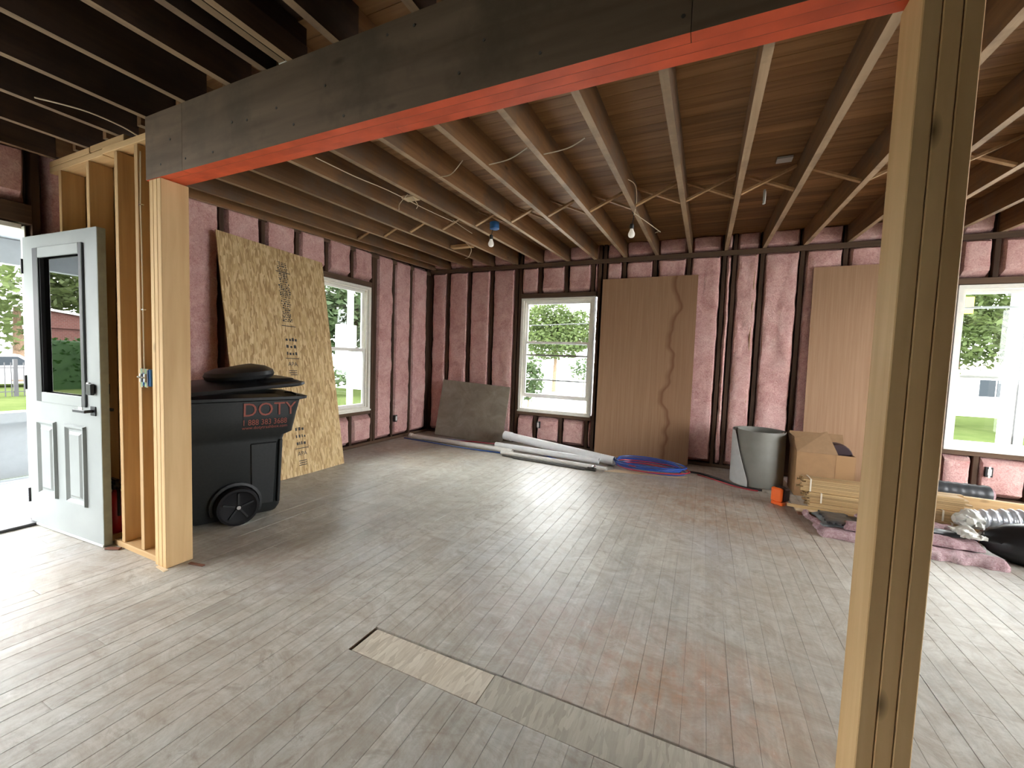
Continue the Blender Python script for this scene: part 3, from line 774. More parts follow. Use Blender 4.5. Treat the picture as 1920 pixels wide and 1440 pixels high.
# ------------------------------------------------------------------ entrance door (open) with its frame
door = empty('door_1', (-4.293, 1.213, .006), (0, 0, math.radians(3.2)), label='grey half glass entrance door standing open against the partition', kind='structure')
DW, DH, DT = .905, 1.995, .044
lx0, lx1, lz0, lz1 = .215, .735, .935, 1.855
mb = MB()
for a in ((0, lx0, 0, DH), (lx1, DW - .004, 0, DH), (lx0, lx1, 0, lz0), (lx0, lx1, lz1, DH)): mb.box(a[0], a[1], 0, DT, a[2], a[3])
mb.build('door_slab', 'door_grey', door, world=False)
MB().box(DW - .0038, DW, .001, DT - .001, .003, DH - .003).build('door_edge_strip', 'door_edge', door, world=False)
for y0, y1, nm in ((-.014, -.0005, 'glass_frame'), (DT + .0005, DT + .014, 'glass_frame')):
    m = MB(); o = .055
    for a in ((lx0 - o, lx0 + .012, lz0 - o, lz1 + o), (lx1 - .012, lx1 + o * .4, lz0 - o, lz1 + o)): m.box(a[0], a[1], y0, y1, a[2], a[3], 1)
    for a in ((lx0 + .012, lx1 - .012, lz0 - o, lz0 + .012), (lx0 + .012, lx1 - .012, lz1 - .012, lz1 + o)): m.box(a[0], a[1], y0, y1, a[2], a[3], 0)
    m.build(nm, ['door_grey', 'lite_dark'], door, bevel=.003, world=False)
MB().box(lx0 + .0005, lx1 - .0005, .016, .020, lz0 + .0005, lz1 - .0005).build('glass_pane', 'door_glass', door, world=False)
MB().box(lx0 + .013, lx0 + .02, -.004, .0155, lz0 + .013, lz1 - .013).box(lx1 - .02, lx1 - .013, -.004, .0155, lz0 + .013, lz1 - .013).build('glazing_bead', 'lite_dark', door, world=False)
for x0, x1 in ((.135, .375), (.495, .735)):
    m = MB(); z0, z1 = .225, .755
    def fr(i, y): return [(x0 + i, y, z0 + i), (x1 - i, y, z0 + i), (x1 - i, y, z1 - i), (x0 + i, y, z1 - i)]
    m.rings([fr(0, -.0008), fr(.007, -.016), fr(.018, -.016), fr(.034, -.0012), fr(.046, -.0012), fr(.064, -.012)], False, True)
    m.build('raised_panel', 'door_grey', door, world=False)
for y0, y1, sgn in ((-.006, 0, -1), (DT, DT + .006, 1)):
    hx, hz = .828, .862
    m = MB().box(hx - .028, hx + .028, min(y0, y1), max(y0, y1), hz - .03, hz + .03)
    yy = y0 - .04 if sgn < 0 else y1 + .04
    m.tube([(hx, y0 if sgn < 0 else y1, hz), (hx, yy, hz)], .010, 10)
    m.box(hx - .125, hx + .012, yy - .006, yy + .006, hz - .009, hz + .009)
    m.build('lever_handle', 'black_metal', door, bevel=.002, world=False)
    MB().box(hx - .03, hx + .03, (y0 - .02) if sgn < 0 else y1, y0 if sgn < 0 else y1 + .02, .965, 1.035).build('deadbolt', 'black_metal', door, bevel=.004, world=False)
MB().box(.77, .797, -.010, -.0005, .965, 1.04).build('paper_tag', 'paper_white', door, world=False)
MB().box(.655, .70, -.0035, -.0005, .845, .88).build('paper_tag', 'paper_white', door, world=False)
for z in (.2, 1.0, 1.8): MB().tube([(-.006, -.004, z - .05), (-.006, -.004, z + .05)], .007, 8).build('hinge', 'black_metal', door, world=False)
MB().box(.0, DW, -.006, -.0005, .0, .012).build('door_sweep', 'paper_white', door, world=False)

tr = empty('trim_1', (0, 0, 0), label='entrance door frame and dark threshold in the left wall', kind='structure')
MB().box(XL - .135, XL + .005, DO[0] + .002, DO[0] + .032, .02, DO[3] - .002).build('door_jamb', 'white_frame', tr)
MB().box(XL - .10, XL - .035, DO[1] - .008, DO[1] - .002, .02, DO[3] - .002).build('door_jamb', 'white_frame', tr)
MB().box(XL - .135, XL + .005, DO[0] + .034, DO[1] - .032, DO[3] - .032, DO[3] - .002).build('door_jamb', 'white_frame', tr)
MB().box(XL - .15, XL + .055, DO[0] + .005, DO[1] - .005, .001, .019).build('threshold', 'threshold', tr, bevel=.004)

# ------------------------------------------------------------------ wheeled trash bin
binm = empty('trash_bin', (-2.99, 2.133, 0), (0, 0, math.atan2(.9415, .3369)), label='large black wheeled trash bin with orange DOTY lettering behind the left post', cat='trash bin')
def rrect(x0, x1, y0, y1, z, r=.06, k=4, dz=0.0):
    out = []
    for cx, cy, a0 in ((x1 - r, y1 - r, 0), (x0 + r, y1 - r, 90), (x0 + r, y0 + r, 180), (x1 - r, y0 + r, 270)):
        for i in range(k + 1):
            a = math.radians(a0 + 90 * i / k); x = cx + r * math.cos(a)
            out.append((x, cy + r * math.sin(a), z + dz * (x - x0) / (x1 - x0)))
    return out
XB = -.575
body = MB().rings([rrect(XB + .05, .035, .045, .60, .03), rrect(XB, .055, .03, .615, .07), rrect(XB - .03, .072, .008, .64, .60),
                   rrect(XB - .035, .082, .004, .645, .632), rrect(XB - .06, .135, -.008, .66, .655), rrect(XB - .07, .165, -.016, .668, .80), rrect(XB - .08, .19, -.022, .675, .905),
                   rrect(XB - .09, .235, -.045, .70, .915), rrect(XB - .09, .238, -.045, .70, .935), rrect(XB - .06, .20, -.015, .67, .936), rrect(XB - .05, .17, .0, .65, .90)], True, True)
body.build('bin_body', 'bin_black', binm, smooth=True, world=False)
MB().hexa([(-.155, .018, .10), (.0, .018, .10), (-.155, .06, .10), (.0, .06, .10), (-.165, .001, .585), (.02, .001, .585), (-.165, .05, .585), (.02, .05, .585)]).build('side_rib', 'bin_black', binm, bevel=.008, world=False)
MB().hexa([(.018, .012, .10), (.040, .012, .10), (.018, .06, .10), (.040, .06, .10), (.03, -.010, .60), (.055, -.010, .60), (.03, .05, .60), (.055, .05, .60)]).build('side_rib', 'bin_black', binm, bevel=.006, world=False)
# wheel well arch and wheels
for yy, sg in ((.0, 1), (.645, -1)):
    w = MB(); ww = .05
    prof = [(.02, -.004), (.105, -.004), (.118, -.014), (.134, -.012), (.138, .006), (.138, ww), (.02, ww)]
    def ring(r, d): return [(-.255 + r * math.cos(a * math.pi / 14), yy + sg * (d - .05), .138 + r * math.sin(a * math.pi / 14)) for a in range(28)]
    w.rings([ring(r, d) for r, d in prof])
    wo = w.build('wheel', 'bin_tyre', binm, smooth=True, world=False)
    m = MB()
    for a in range(5):
        c, s_ = math.cos(a * 1.2566 + .3), math.sin(a * 1.2566 + .3)
        m.bar((-.255 + .022 * c, yy + sg * -.056, .138 + .022 * s_), (-.255 + .1 * c, yy + sg * -.056, .138 + .1 * s_), .012, .016, up=(0, 1, 0))
    h = m.build('wheel_spoke', 'bin_black', wo, world=False)
    MB().tube([(-.255, yy - sg * .052, .138), (-.255, yy - sg * .072, .138)], .014, 12).build('hub_cap', 'chrome', wo, smooth=True, world=False)
m = MB()
arc = [(-.255 + r * math.cos(math.radians(a)), y, .138 + r * math.sin(math.radians(a))) for a in range(-20, 181, 20) for (r, y) in ()]
for rr in (.150,):
    prev = []
    rs = []
    for a in range(-25, 206, 15):
        c, s_ = math.cos(math.radians(a)), math.sin(math.radians(a))
        rs.append([(-.255 + rr * c, .035, .138 + rr * s_), (-.255 + rr * c, -.008, .138 + rr * s_), (-.255 + (rr + .018) * c, -.004, .138 + (rr + .018) * s_), (-.255 + (rr + .018) * c, .035, .138 + (rr + .018) * s_)])
    m.rings(rs)
m.build('wheel_arch', 'bin_black', binm, world=False)
MB().tube([(-.255, .01, .138), (-.255, .63, .138)], .012, 8).build('axle', 'iron', binm, world=False)
# lid, hinged at the hidden back, resting slightly open
lidr = [rrect(XB - .10, .205, -.05, .705, .945, .08, 4, .075), rrect(XB - .10, .222, -.055, .71, .952, .08, 4, .078), rrect(XB - .09, .222, -.05, .70, .972, .08, 4, .075),
        rrect(XB - .05, .16, .0, .66, .998, .10, 4, .05), rrect(XB + .1, .05, .10, .56, 1.03, .12, 4, .03)]
lid_o = MB().rings(lidr).build('lid', 'bin_lid', binm, smooth=True, world=False)
MB().rings([rrect(-.10, .20, .02, .64, 1.040, .06, 4, .004), rrect(-.10, .198, .03, .63, 1.056, .06, 4, .0)]).build('lid_flange', 'bin_lid', lid_o, smooth=True, world=False)
MB().rings([rrect(-.05, .175, .05, .60, 1.058, .06, 4, .0), rrect(-.05, .165, .06, .59, 1.072, .06, 4, .0)]).build('lid_flange', 'bin_lid', lid_o, smooth=True, world=False)
def ell(rx, ry, z, cx=-.165, cy=.30): return [(cx + rx * math.cos(a * math.pi / 16), cy + ry * math.sin(a * math.pi / 16), z + .02 * math.cos(a * math.pi / 16)) for a in range(32)]
MB().rings([ell(.19, .23, 1.045), ell(.225, .27, 1.065), ell(.235, .28, 1.09), ell(.225, .27, 1.118), ell(.17, .22, 1.146), ell(.08, .1, 1.158)]).build('lid_dome', 'bin_lid', lid_o, smooth=True, world=False)
MB().tube([(.15, -.02, .945), (.13, .05, .962), (.11, .12, .958)], .007, 6).build('lid_clip', 'chrome', binm, smooth=True, world=False)
def bin_text(body, s, z, size, sx):
    # the upper side leans out a little; print lies just proud of it
    yy = -.016 - .002 - (z - .80) * .06
    mtx = Matrix.Translation((s, yy - .004, z)) @ Matrix.Rotation(math.radians(90 + 4.5), 4, 'X')
    text_mesh('printed_lettering', body, size, 'bin_print', binm, mtx, sx=sx)
bin_text('DOTY', -.222, .768, .142, .93)
bin_text('1 888 383 3688', -.222, .716, .060, .80)
bin_text('www.dotytrashbox.com', -.222, .692, .032, .98)

# ------------------------------------------------------------------ sheets leaning on the walls
def leaning_sheet(name, c_bot, u, c_top, width, thick, mat, label, cat, extra=None, sag=0.0):
    """local x across, local z up the sheet, front face at y=0"""
    c_bot, u, c_top = Vector(c_bot), Vector(u).normalized(), Vector(c_top)
    up = (c_top - c_bot); h = up.length; up.normalize()
    u = (u - up * u.dot(up)).normalized(); nrm = up.cross(u).normalized()   # local y
    root = empty(name, c_bot, label=label, cat=cat)
    mw = Matrix.Identity(4)
    for i in range(3): mw[i][0] = u[i]; mw[i][1] = nrm[i]; mw[i][2] = up[i]; mw[i][3] = c_bot[i]
    root.matrix_world = mw; XF[root.name] = mw
    return root, h
r, h = leaning_sheet('strand_board_sheet', (-3.735, 2.945, .004), (-.06, 1.215, 0), (-4.17, 2.985, 2.365), 1.22, .011, 'osb', 'tall tan strand board sheet leaning on the left wall beside the window', 'board')
mb = MB(); hw2 = .61
nx, nz = 8, 12
def sheet(mb, w, h, t, bow):
    vs = []; 
    for side in (0, 1):
        for j in range(nz + 1):
            for i in range(nx + 1):
                u_, v_ = i / nx, j / nz
                vs.append((-w / 2 + w * u_, side * t + bow * math.sin(math.pi * v_) * (0.6 + .4 * math.sin(math.pi * u_)), h * v_))
    q = lambda s, i, j: s * (nx + 1) * (nz + 1) + j * (nx + 1) + i
    fs = []
    for j in range(nz):
        for i in range(nx):
            fs.append((q(0, i, j), q(0, i + 1, j), q(0, i + 1, j + 1), q(0, i, j + 1))); fs.append((q(1, i, j), q(1, i, j + 1), q(1, i + 1, j + 1), q(1, i + 1, j)))
    for i in range(nx):
        fs.append((q(0, i, 0), q(1, i, 0), q(1, i + 1, 0), q(0, i + 1, 0))); fs.append((q(0, i, nz), q(0, i + 1, nz), q(1, i + 1, nz), q(1, i, nz)))
    for j in range(nz):
        fs.append((q(0, 0, j), q(0, 0, j + 1), q(1, 0, j + 1), q(1, 0, j))); fs.append((q(0, nx, j), q(1, nx, j), q(1, nx, j + 1), q(0, nx, j + 1)))
    mb.add(vs, fs); return mb
sheet(mb, 1.22, h, .011, 0.0)
osb_o = mb.build('sheet', 'osb', r, world=False)
# mesh is in x/z; the strand pattern needs x/y: lay texture by rotating the mesh data
# sheet print: column of mill stamps, repeated
rng = random.Random(3)
pr_m = MB()
def bar_(x0, x1, z0, z1): pr_m.add([(x0, -.0006, z0), (x1, -.0006, z0), (x1, -.0006, z1), (x0, -.0006, z1)], [(0, 1, 2, 3)])
cx = .0
for base in (.0, .95):
    zz = base + .1
    for k in range(3): bar_(cx + .0 + rng.uniform(0, .02), cx + .10, zz + k * .022, zz + k * .022 + .008)
    bar_(cx - .02, cx + .14, zz + .175, zz + .182)
    for row in range(3):
        z = zz + .215 + row * .075
        x = cx
        while x < cx + .12:
            wd = rng.uniform(.012, .03); bar_(x, x + wd, z, z + rng.uniform(.02, .034)); x += wd + rng.uniform(.008, .02)
# dense print block, upper half
z = 1.62
while z < 2.26:
    x = cx + rng.uniform(-.02, .01)
    while x < cx + .10:
        wd = rng.uniform(.006, .03); bar_(x, x + wd, z, z + rng.uniform(.006, .016)); x += wd + rng.uniform(.003, .012)
    z += rng.uniform(.018, .026)
for z in (1.57, 2.15): bar_(cx - .03, cx + .14, z, z + .008)
pr_m.build('printed_stamp', 'print_black', r, world=False)['kind'] = 'stuff'
for base in (.19, 1.135):
    text_mesh('printed_lettering', 'APA', .062, 'print_black', r, Matrix.Translation((cx, -.0008, base)) @ Matrix.Rotation(math.radians(90), 4, 'X'), extrude=.0002)

r, h = leaning_sheet('plywood_panel', (-.725, 5.70, .003), (1, 0, 0), (-.735, 5.790, 2.43), 1.2, .006, 'brown_panel', 'tall smooth brown plywood panel leaning right beside the centre window', 'panel')
sheet(MB(), 1.205, h, .006, .010).build('sheet', 'brown_panel', r, world=False, smooth=True)
r, h = leaning_sheet('plywood_panel', (1.675, 5.70, .003), (1, 0, 0), (1.668, 5.790, 2.452), 1.2, .006, 'brown_panel', 'tall brown plywood panel behind the cardboard box, partly hidden by the near post', 'panel')
sheet(MB(), 1.2, h, .006, .008).build('sheet', 'brown_panel', r, world=False, smooth=True)
r, h = leaning_sheet('weathered_panel', (-3.300, 5.56, .003), (1.11, .10, 0), (-3.265, 5.725, .885), 1.15, .012, 'weathered_board', 'low weathered grey brown board leaning in the back left corner', 'board')
sheet(MB(), 1.165, h, .012, .0).build('sheet', 'weathered_board', r, world=False)

# ------------------------------------------------------------------ pipes and tubing on the floor
def thing(name, mbs, label, cat, loc, group=None):
    root = empty(name, loc, label=label, cat=cat, group=group)
    for nm, mb_, mat, sm in mbs: mb_.build(nm, mat, root, smooth=sm)
    return root
def single(name, mb_, mat, label, cat, smooth=True, group=None, bevel=0):
    o = mb_.build(name, mat, None, smooth=smooth, bevel=bevel); tag(o, label, cat, group); return o
def pipe(name, p0, p1, ro, wall_t, mat, label, extra=None):
    root = empty(name, p0, label=label, cat='pipe')
    MB().pipe(p0, p1, ro, ro - wall_t, 20).build('pipe_wall', mat, root, smooth=True)
    if extra: extra(root)
    return root
p0, p1 = Vector((-2.60, 5.47, .165)), Vector((-.955, 5.20, .060))
def socket(root):
    d = (p1 - p0).normalized(); MB().pipe(p0 - d * .005, p0 + d * .12, .064, .056, 20).build('bell_end', 'pvc_grey', root, smooth=True)
pipe('drain_pipe', p0, p1, .057, .006, 'pvc_grey', 'thick white plastic drain pipe lying slanted under the centre window', socket)
def bands(root):
    a, b = Vector((-4.12, 5.20, .036)), Vector((-2.35, 5.13, .036)); d = (b - a).normalized()
    MB().pipe(a, a + d * .05, .040, .034, 18).build('coupling', 'pvc', root, smooth=True)
pipe('plastic_pipe', (-4.12, 5.20, .036), (-2.30, 5.08, .036), .034, .005, 'pvc', 'long off-white plastic pipe reaching into the back left corner', bands)
pipe('plastic_pipe', (-2.60, 5.175, .078), (-1.12, 5.095, .060), .038, .005, 'pvc_grey', 'short white plastic pipe resting in front of the thick pipe')
pipe('plastic_pipe', (-2.42, 4.985, .026), (-.98, 4.90, .026), .025, .004, 'pvc', 'thin off-white plastic pipe nearest the middle of the floor')
ir = empty('iron_pipe', (-2.3, 4.84, .013), label='dark iron pipe with a fitting lying in front of the white pipes', cat='pipe')
MB().tube([(-2.36, 4.90, .013), (-1.75, 4.858, .013), (-1.16, 4.82, .013)], .0125, 10).build('pipe_wall', 'iron', ir, smooth=True)
MB().tube([(-2.18, 4.855, .01), (-1.22, 4.79, .010)], .009, 8).build('pipe_wall', 'iron', ir, smooth=True)
MB().tube([(-1.19, 4.822, .02), (-1.09, 4.816, .02)], .02, 10).tube([(-1.125, 4.818, .02), (-1.125, 4.80, .055)], .014, 10).build('valve_fitting', 'iron', ir, smooth=True)
MB().tube([(-1.125, 4.80, .055), (-1.10, 4.79, .07)], .016, 10).build('valve_cap', 'chrome', ir, smooth=True)

def coil(cx, cy, rx, ry, z0, turns, rise, seed, ang=0.0, wob=.03):
    rg = random.Random(seed); pts = []
    n_ = int(turns * 36); ox, oy = rg.uniform(-.02, .02), rg.uniform(-.02, .02)
    for i in range(n_ + 1):
        t = i / 36 * 2 * math.pi; k = i / n_
        fr = 1 - .16 * abs(math.sin(t * .37 + seed)) - wob * math.sin(t * .5 + seed * 2)
        x, y = rx * fr * math.cos(t), ry * fr * math.sin(t)
        pts.append((cx + ox + x * math.cos(ang) - y * math.sin(ang), cy + oy + x * math.sin(ang) + y * math.cos(ang), z0 + rise * k + .006 * math.sin(t * 1.7 + seed)))
    return pts
def tubing(name, pts, mat, label, r_=.0085):
    o = MB().tube(pts, r_, 6).build(name, mat, None, smooth=True); return tag(o, label, 'tubing')
tc = empty('tubing_coil', (-.6, 5.21, 0), label='flat coil of blue and red plastic tubing at the foot of the brown panel', cat='tubing')
MB().tube(coil(-.54, 5.22, .43, .25, .017, 5.5, .085, 1, -.06), .0085, 6).build('blue_tube', 'pex_blue', tc, smooth=True)
MB().tube(coil(-.52, 5.20, .44, .25, .022, 1.7, .055, 4, -.06), .0065, 6).build('red_tube', 'pex_red', tc, smooth=True)
def run(pts, n_=8):
    out = []
    P = [Vector(p) for p in pts]; P = [P[0]] + P + [P[-1]]
    for i in range(1, len(P) - 2):
        for k in range(n_):
            t = k / n_; a, b, c, d = P[i - 1], P[i], P[i + 1], P[i + 2]
            out.append(.5 * ((2 * b) + (c - a) * t + (2 * a - 5 * b + 4 * c - d) * t * t + (3 * b - a - 3 * c + d) * t ** 3))
    out.append(P[-2]); return out
tubing('tubing_run', run([(-4.15, 5.10, .01), (-3.4, 5.03, .01), (-2.9, 5.00, .01), (-2.45, 5.02, .01)]), 'pex_blue', 'blue plastic tubing running along the front of the longest white pipe')
tubing('tubing_run', run([(-3.55, 5.38, .012), (-3.0, 5.46, .014), (-2.66, 5.47, .02), (-2.2, 5.40, .02), (-1.6, 5.06, .012), (-1.05, 5.04, .012)]), 'pex_blue', 'blue plastic tubing curving behind and under the thick white pipe')
tubing('tubing_run', run([(-3.5, 5.33, .012), (-3.0, 5.38, .03), (-2.5, 5.33, .05), (-1.9, 5.26, .03), (-1.5, 5.24, .02)]), 'pex_red', 'red plastic tubing running between the white pipes')
tubing('tubing_run', run([(-3.7, 5.27, .012), (-3.2, 5.30, .012), (-2.6, 5.30, .012), (-2.0, 5.27, .012)]), 'cable_black', 'grey black tubing behind the longest white pipe')
tubing('floor_cable', run([(-.10, 5.38, .012), (.05, 5.36, .012), (.22, 5.22, .012), (.42, 5.02, .012), (.62, 4.98, .012)]), 'cable_black', 'black cable curving from the coil towards the grey roll', .012)
tubing('floor_cable', run([(.0, 5.30, .01), (.18, 5.16, .01), (.40, 4.985, .01), (.58, 4.94, .010)]), 'pex_red', 'short red cable beside the black cable near the grey roll', .006)
single('cardboard_sheet', MB().add([(-1.00, 4.87, .002), (-.15, 5.06, .002), (-.10, 5.14, .002), (-.9, 5.02, .002), (-1.00, 4.87, .006), (-.15, 5.06, .006), (-.10, 5.14, .006), (-.9, 5.02, .006)],
       [(3, 2, 1, 0), (4, 5, 6, 7), (0, 1, 5, 4), (1, 2, 6, 5), (2, 3, 7, 6), (3, 0, 4, 7)]), 'board_light', 'thin pale flat offcut lying under the edge of the blue coil', 'offcut', False)

# ------------------------------------------------------------------ grey flooring roll with white flap
roll = empty('flooring_roll', (.60, 5.33, 0), label='upright roll of grey sheet flooring with a loose white end', cat='roll')
rr = []
nturn = 2.35
def spiral(r0, k_, z0, z1, t0, t1, n_, tilt=0.0):
    v = []; f = []
    for i in range(n_ + 1):
        t = t0 + (t1 - t0) * i / n_; r_ = r0 + k_ * t
        x, y = .60 + r_ * math.cos(t), 5.33 + r_ * math.sin(t)
        x2, y2 = .60 + (r_ + .004) * math.cos(t), 5.33 + (r_ + .004) * math.sin(t)
        v += [(x, y, z0), (x, y, z1), (x2, y2, z1), (x2, y2, z0)]
    for i in range(n_):
        a = i * 4
        for j in range(4): f.append((a + j, a + (j + 1) % 4, a + 4 + (j + 1) % 4, a + 4 + j))
    f.append((0, 1, 2, 3)); f.append(tuple(n_ * 4 + j for j in (3, 2, 1, 0)))
    return MB().add(v, f)
spiral(.205, .0035, .002, .600, 0, 2 * math.pi * nturn + math.radians(250) - .8 - math.radians(126), 110).build('rolled_sheet', 'vinyl_grey', roll, smooth=True)
# loose end: printed white side turned out, cut on the slant
v = []; f = []
n_ = 14
for i in range(n_ + 1):
    t = math.radians(172 + 74 * i / n_); r_ = .262 + .010 * (i / n_) ** 2
    x, y = .60 + r_ * math.cos(t), 5.33 + r_ * math.sin(t); k = i / n_
    top = .605 - (.02 if k < .45 else .02 + (k - .45) / .55 * .52)
    v += [(x, y, .003), (x, y, top), (x + .004 * math.cos(t), y + .004 * math.sin(t), top), (x + .004 * math.cos(t), y + .004 * math.sin(t), .003)]
for i in range(n_):
    a = i * 4
    for j in range(4): f.append((a + j, a + (j + 1) % 4, a + 4 + (j + 1) % 4, a + 4 + j))
f += [(0, 1, 2, 3), tuple(n_ * 4 + j for j in (3, 2, 1, 0))]
MB().add(v, f).build('loose_end', 'vinyl_white', roll, smooth=True)

# ------------------------------------------------------------------ cardboard box
bx = empty('cardboard_box', (1.14, 5.16, 0), label='open brown cardboard box with raised flaps against the second brown panel', cat='box')
bx0, bx1, by0, by1, bz = .905, 1.385, 5.02, 5.40, .455
t = .005
MB().box(bx0, bx1, by0, by0 + t, .003, bz).build('box_side', 'cardboard', bx)
MB().box(bx0, bx1, by1 - t, by1, .003, bz).build('box_side', 'cardboard', bx)
MB().box(bx0, bx0 + t, by0 + t, by1 - t, .003, bz).build('box_side', 'cardboard', bx)
MB().box(bx1 - t, bx1, by0 + t, by1 - t, .003, bz).build('box_side', 'cardboard', bx)
MB().box(bx0 + t, bx1 - t, by0 + t, by1 - t, .003, .008).build('box_bottom', 'cardboard', bx)
def flap(a, b, c, d):
    a, b, c, d = map(Vector, (a, b, c, d)); nn = (b - a).cross(d - a).normalized() * .005
    MB().hexa([a, b, d, c, a + nn, b + nn, d + nn, c + nn]).build('box_flap', 'cardboard_in', bx)
flap((bx0 + .0, by0 + .004, bz), (bx1 - .14, by0 + .004, bz), (bx1 - .235, by0 + .05, .675), (bx0 - .03, by0 + .05, .575))
flap((bx0, by0 + .01, bz), (bx0, by1, bz), (bx0 - .03, by1, .60), (bx0 - .03, by0 + .02, .60))
flap((bx0, by1, bz), (bx1, by1, bz), (bx1, by1 + .10, .60), (bx0, by1 + .10, .60))
MB().box(1.23, 1.382, by0 - .0015, by0 - .0003, .01, bz - .002).build('packing_tape', 'packing_tape', bx)
drum = MB(); rs = []
for yy in (5.14, 5.16, 5.26, 5.28): rs.append([(1.27 + (.12 if yy in (5.14, 5.28) else .13) * math.cos(a * math.pi / 12), yy, .42 + (.12 if yy in (5.14, 5.28) else .13) * math.sin(a * math.pi / 12)) for a in range(24)])
single('cable_spool', drum.rings(rs), 'tool_dark', 'dark round spool sticking out of the cardboard box', 'spool')

# ------------------------------------------------------------------ lath bundles and lumber
def bundle(x0, x1, y0, y1, z0, z1, rows, cols, label, straps, seed):
    rg = random.Random(seed)
    root = empty('lath_bundle', ((x0 + x1) / 2, (y0 + y1) / 2, z0), label=label, cat='lath bundle', group='strapped bundles of wooden lath')
    dy, dz = (y1 - y0) / cols, (z1 - z0) / rows
    for r_ in range(rows):
        for c in range(cols):
            a, b = x0 + rg.uniform(0, .05), x1 - rg.uniform(0, .06)
            MB().box(a, b, y0 + c * dy + .001, y0 + (c + 1) * dy - .001, z0 + r_ * dz + .0008, z0 + (r_ + 1) * dz - .0008).build('lath_strip', 'lath', root, bevel=.001)
    for sx in straps:
        m = MB(); g = .003
        m.rings([[(sx + w_, y, z) for (y, z) in ((y0 - g, z0 + .001), (y1 + g, z0 + .001), (y1 + g, z1 + g), (y0 - g, z1 + g))] for w_ in (-.006, .006)], False, False)
        m.build('strap', 'strap', root)
    return root
bundle(.905, 2.03, 4.40, 4.60, .050, .112, 4, 5, 'lath bundle at the bottom of the pile behind the near post', (1.85,), 1)
bundle(.870, 2.02, 4.42, 4.61, .114, .200, 6, 4, 'lath bundle in the middle of the pile behind the near post', (1.0, 1.80), 2)
bundle(.835, 1.98, 4.44, 4.60, .203, .312, 7, 4, 'strapped lath bundle on top of the pile behind the near post', (.92, 1.74), 3)
single('lumber_offcut', MB().box(.83, 2.35, 4.36, 4.46, .0005, .046), 'block_brown', 'flat brown lumber piece under the lath bundles', 'lumber', False, bevel=.002)
single('floor_plank', MB().hexa([(.80, 4.30, .048), (1.9, 4.32, .048), (.80, 4.37, .048), (1.9, 4.39, .048), (.80, 4.30, .060), (1.9, 4.32, .060), (.80, 4.37, .060), (1.9, 4.39, .060)]), 'board_light', 'pale thin plank lying in front of the lath bundles', 'plank', False)
single('wood_stick', MB().bar((.745, 4.385, .0725), (1.60, 4.345, .0725), .024, .024), 'lath', 'thin square wooden stick reaching towards the orange tool', 'stick', False, bevel=.001)
single('lumber_board', MB().bar((1.55, 4.72, .225), (3.05, 4.78, .19), .040, .11), 'pine_x', 'long pine board on edge behind the lath bundles', 'lumber', False, bevel=.002)
single('lumber_board', MB().box(1.5, 3.1, 4.70, 4.81, .0005, .13), 'block_brown', 'dark timber under the long pine board', 'lumber', False, bevel=.002)
single('floor_plank', MB().bar((2.03, 4.56, .125), (2.75, 4.62, .125), .13, .02), 'board_light', 'short pale plank beside the right end of the lath bundles', 'plank', False)

# ------------------------------------------------------------------ orange tool
tm = empty('tape_reel', (.715, 4.60, 0), (0, 0, -.6), label='small orange and black tool standing by the left end of the lath bundles', cat='tool')
MB().box(-.055, .045, -.05, -.012, .03, .165).build('orange_face', 'tape_orange', tm, bevel=.012, world=False)
MB().box(-.048, .06, -.0115, .075, .035, .158).build('dark_housing', 'tool_dark', tm, bevel=.012, world=False)
MB().box(-.05, .055, -.045, .07, .001, .03).build('base_foot', 'tape_orange', tm, bevel=.004, world=False)
MB().box(-.03, .03, -.03, .05, .159, .172).build('top_grip', 'tool_dark', tm, bevel=.004, world=False)

# ------------------------------------------------------------------ insulation scraps, duct and bags
def lump(x0, x1, y0, y1, z0, z1, amp, sc, seed, nx_=22, ny_=12, edge=.04, flat=False):
    """soft slab: top surface with noise, rounded rim, flat underside"""
    vs = []; fs = []
    for j in range(ny_ + 1):
        for i in range(nx_ + 1):
            u, v = i / nx_, j / ny_
            wob = .02 * noise.noise(Vector((u * 4, v * 4, seed)))
            x = x0 + (x1 - x0) * u + (wob if 0 < i < nx_ else .03 * noise.noise(Vector((v * 6, seed, 1))))
            y = y0 + (y1 - y0) * v + (.03 * noise.noise(Vector((u * 7, seed, 5))) if j in (0, ny_) else wob)
            e = min(u * (x1 - x0), (1 - u) * (x1 - x0), v * (y1 - y0), (1 - v) * (y1 - y0)); q = min(1, e / edge)
            h_ = z0 + (z1 - z0) * (.35 + .65 * math.sqrt(max(0, 1 - (1 - q) ** 2)))
            h_ += amp * (noise.noise(Vector((x * sc, y * sc, seed))) + .5 * noise.noise(Vector((x * sc * 3, y * sc * 3, seed))))
            vs.append((x, y, max(z0 + .012, h_)))
    q_ = lambda i, j: j * (nx_ + 1) + i
    fs = [(q_(i, j), q_(i + 1, j), q_(i + 1, j + 1), q_(i, j + 1)) for j in range(ny_) for i in range(nx_)]
    ring = [q_(i, 0) for i in range(nx_)] + [q_(nx_, j) for j in range(ny_)] + [q_(i, ny_) for i in range(nx_, 0, -1)] + [q_(0, j) for j in range(ny_, 0, -1)]
    k = len(vs); vs += [(vs[r_][0], vs[r_][1], z0) for r_ in ring]; n_ = len(ring)
    for i in range(n_): fs.append((ring[(i + 1) % n_], ring[i], k + i, k + (i + 1) % n_))
    fs.append(tuple(k + i for i in range(n_)))
    return MB().add(vs, fs)
ib = empty('insulation_scrap', (1.4, 4.0, 0), label='flattened pink insulation strips with dark grey facing in front of the lath bundles', cat='insulation')
lump(.90, 1.83, 3.87, 4.13, .001, .055, .012, 7, 2.2, 40, 12).build('pink_layer', 'pink_scrap', ib, smooth=True)
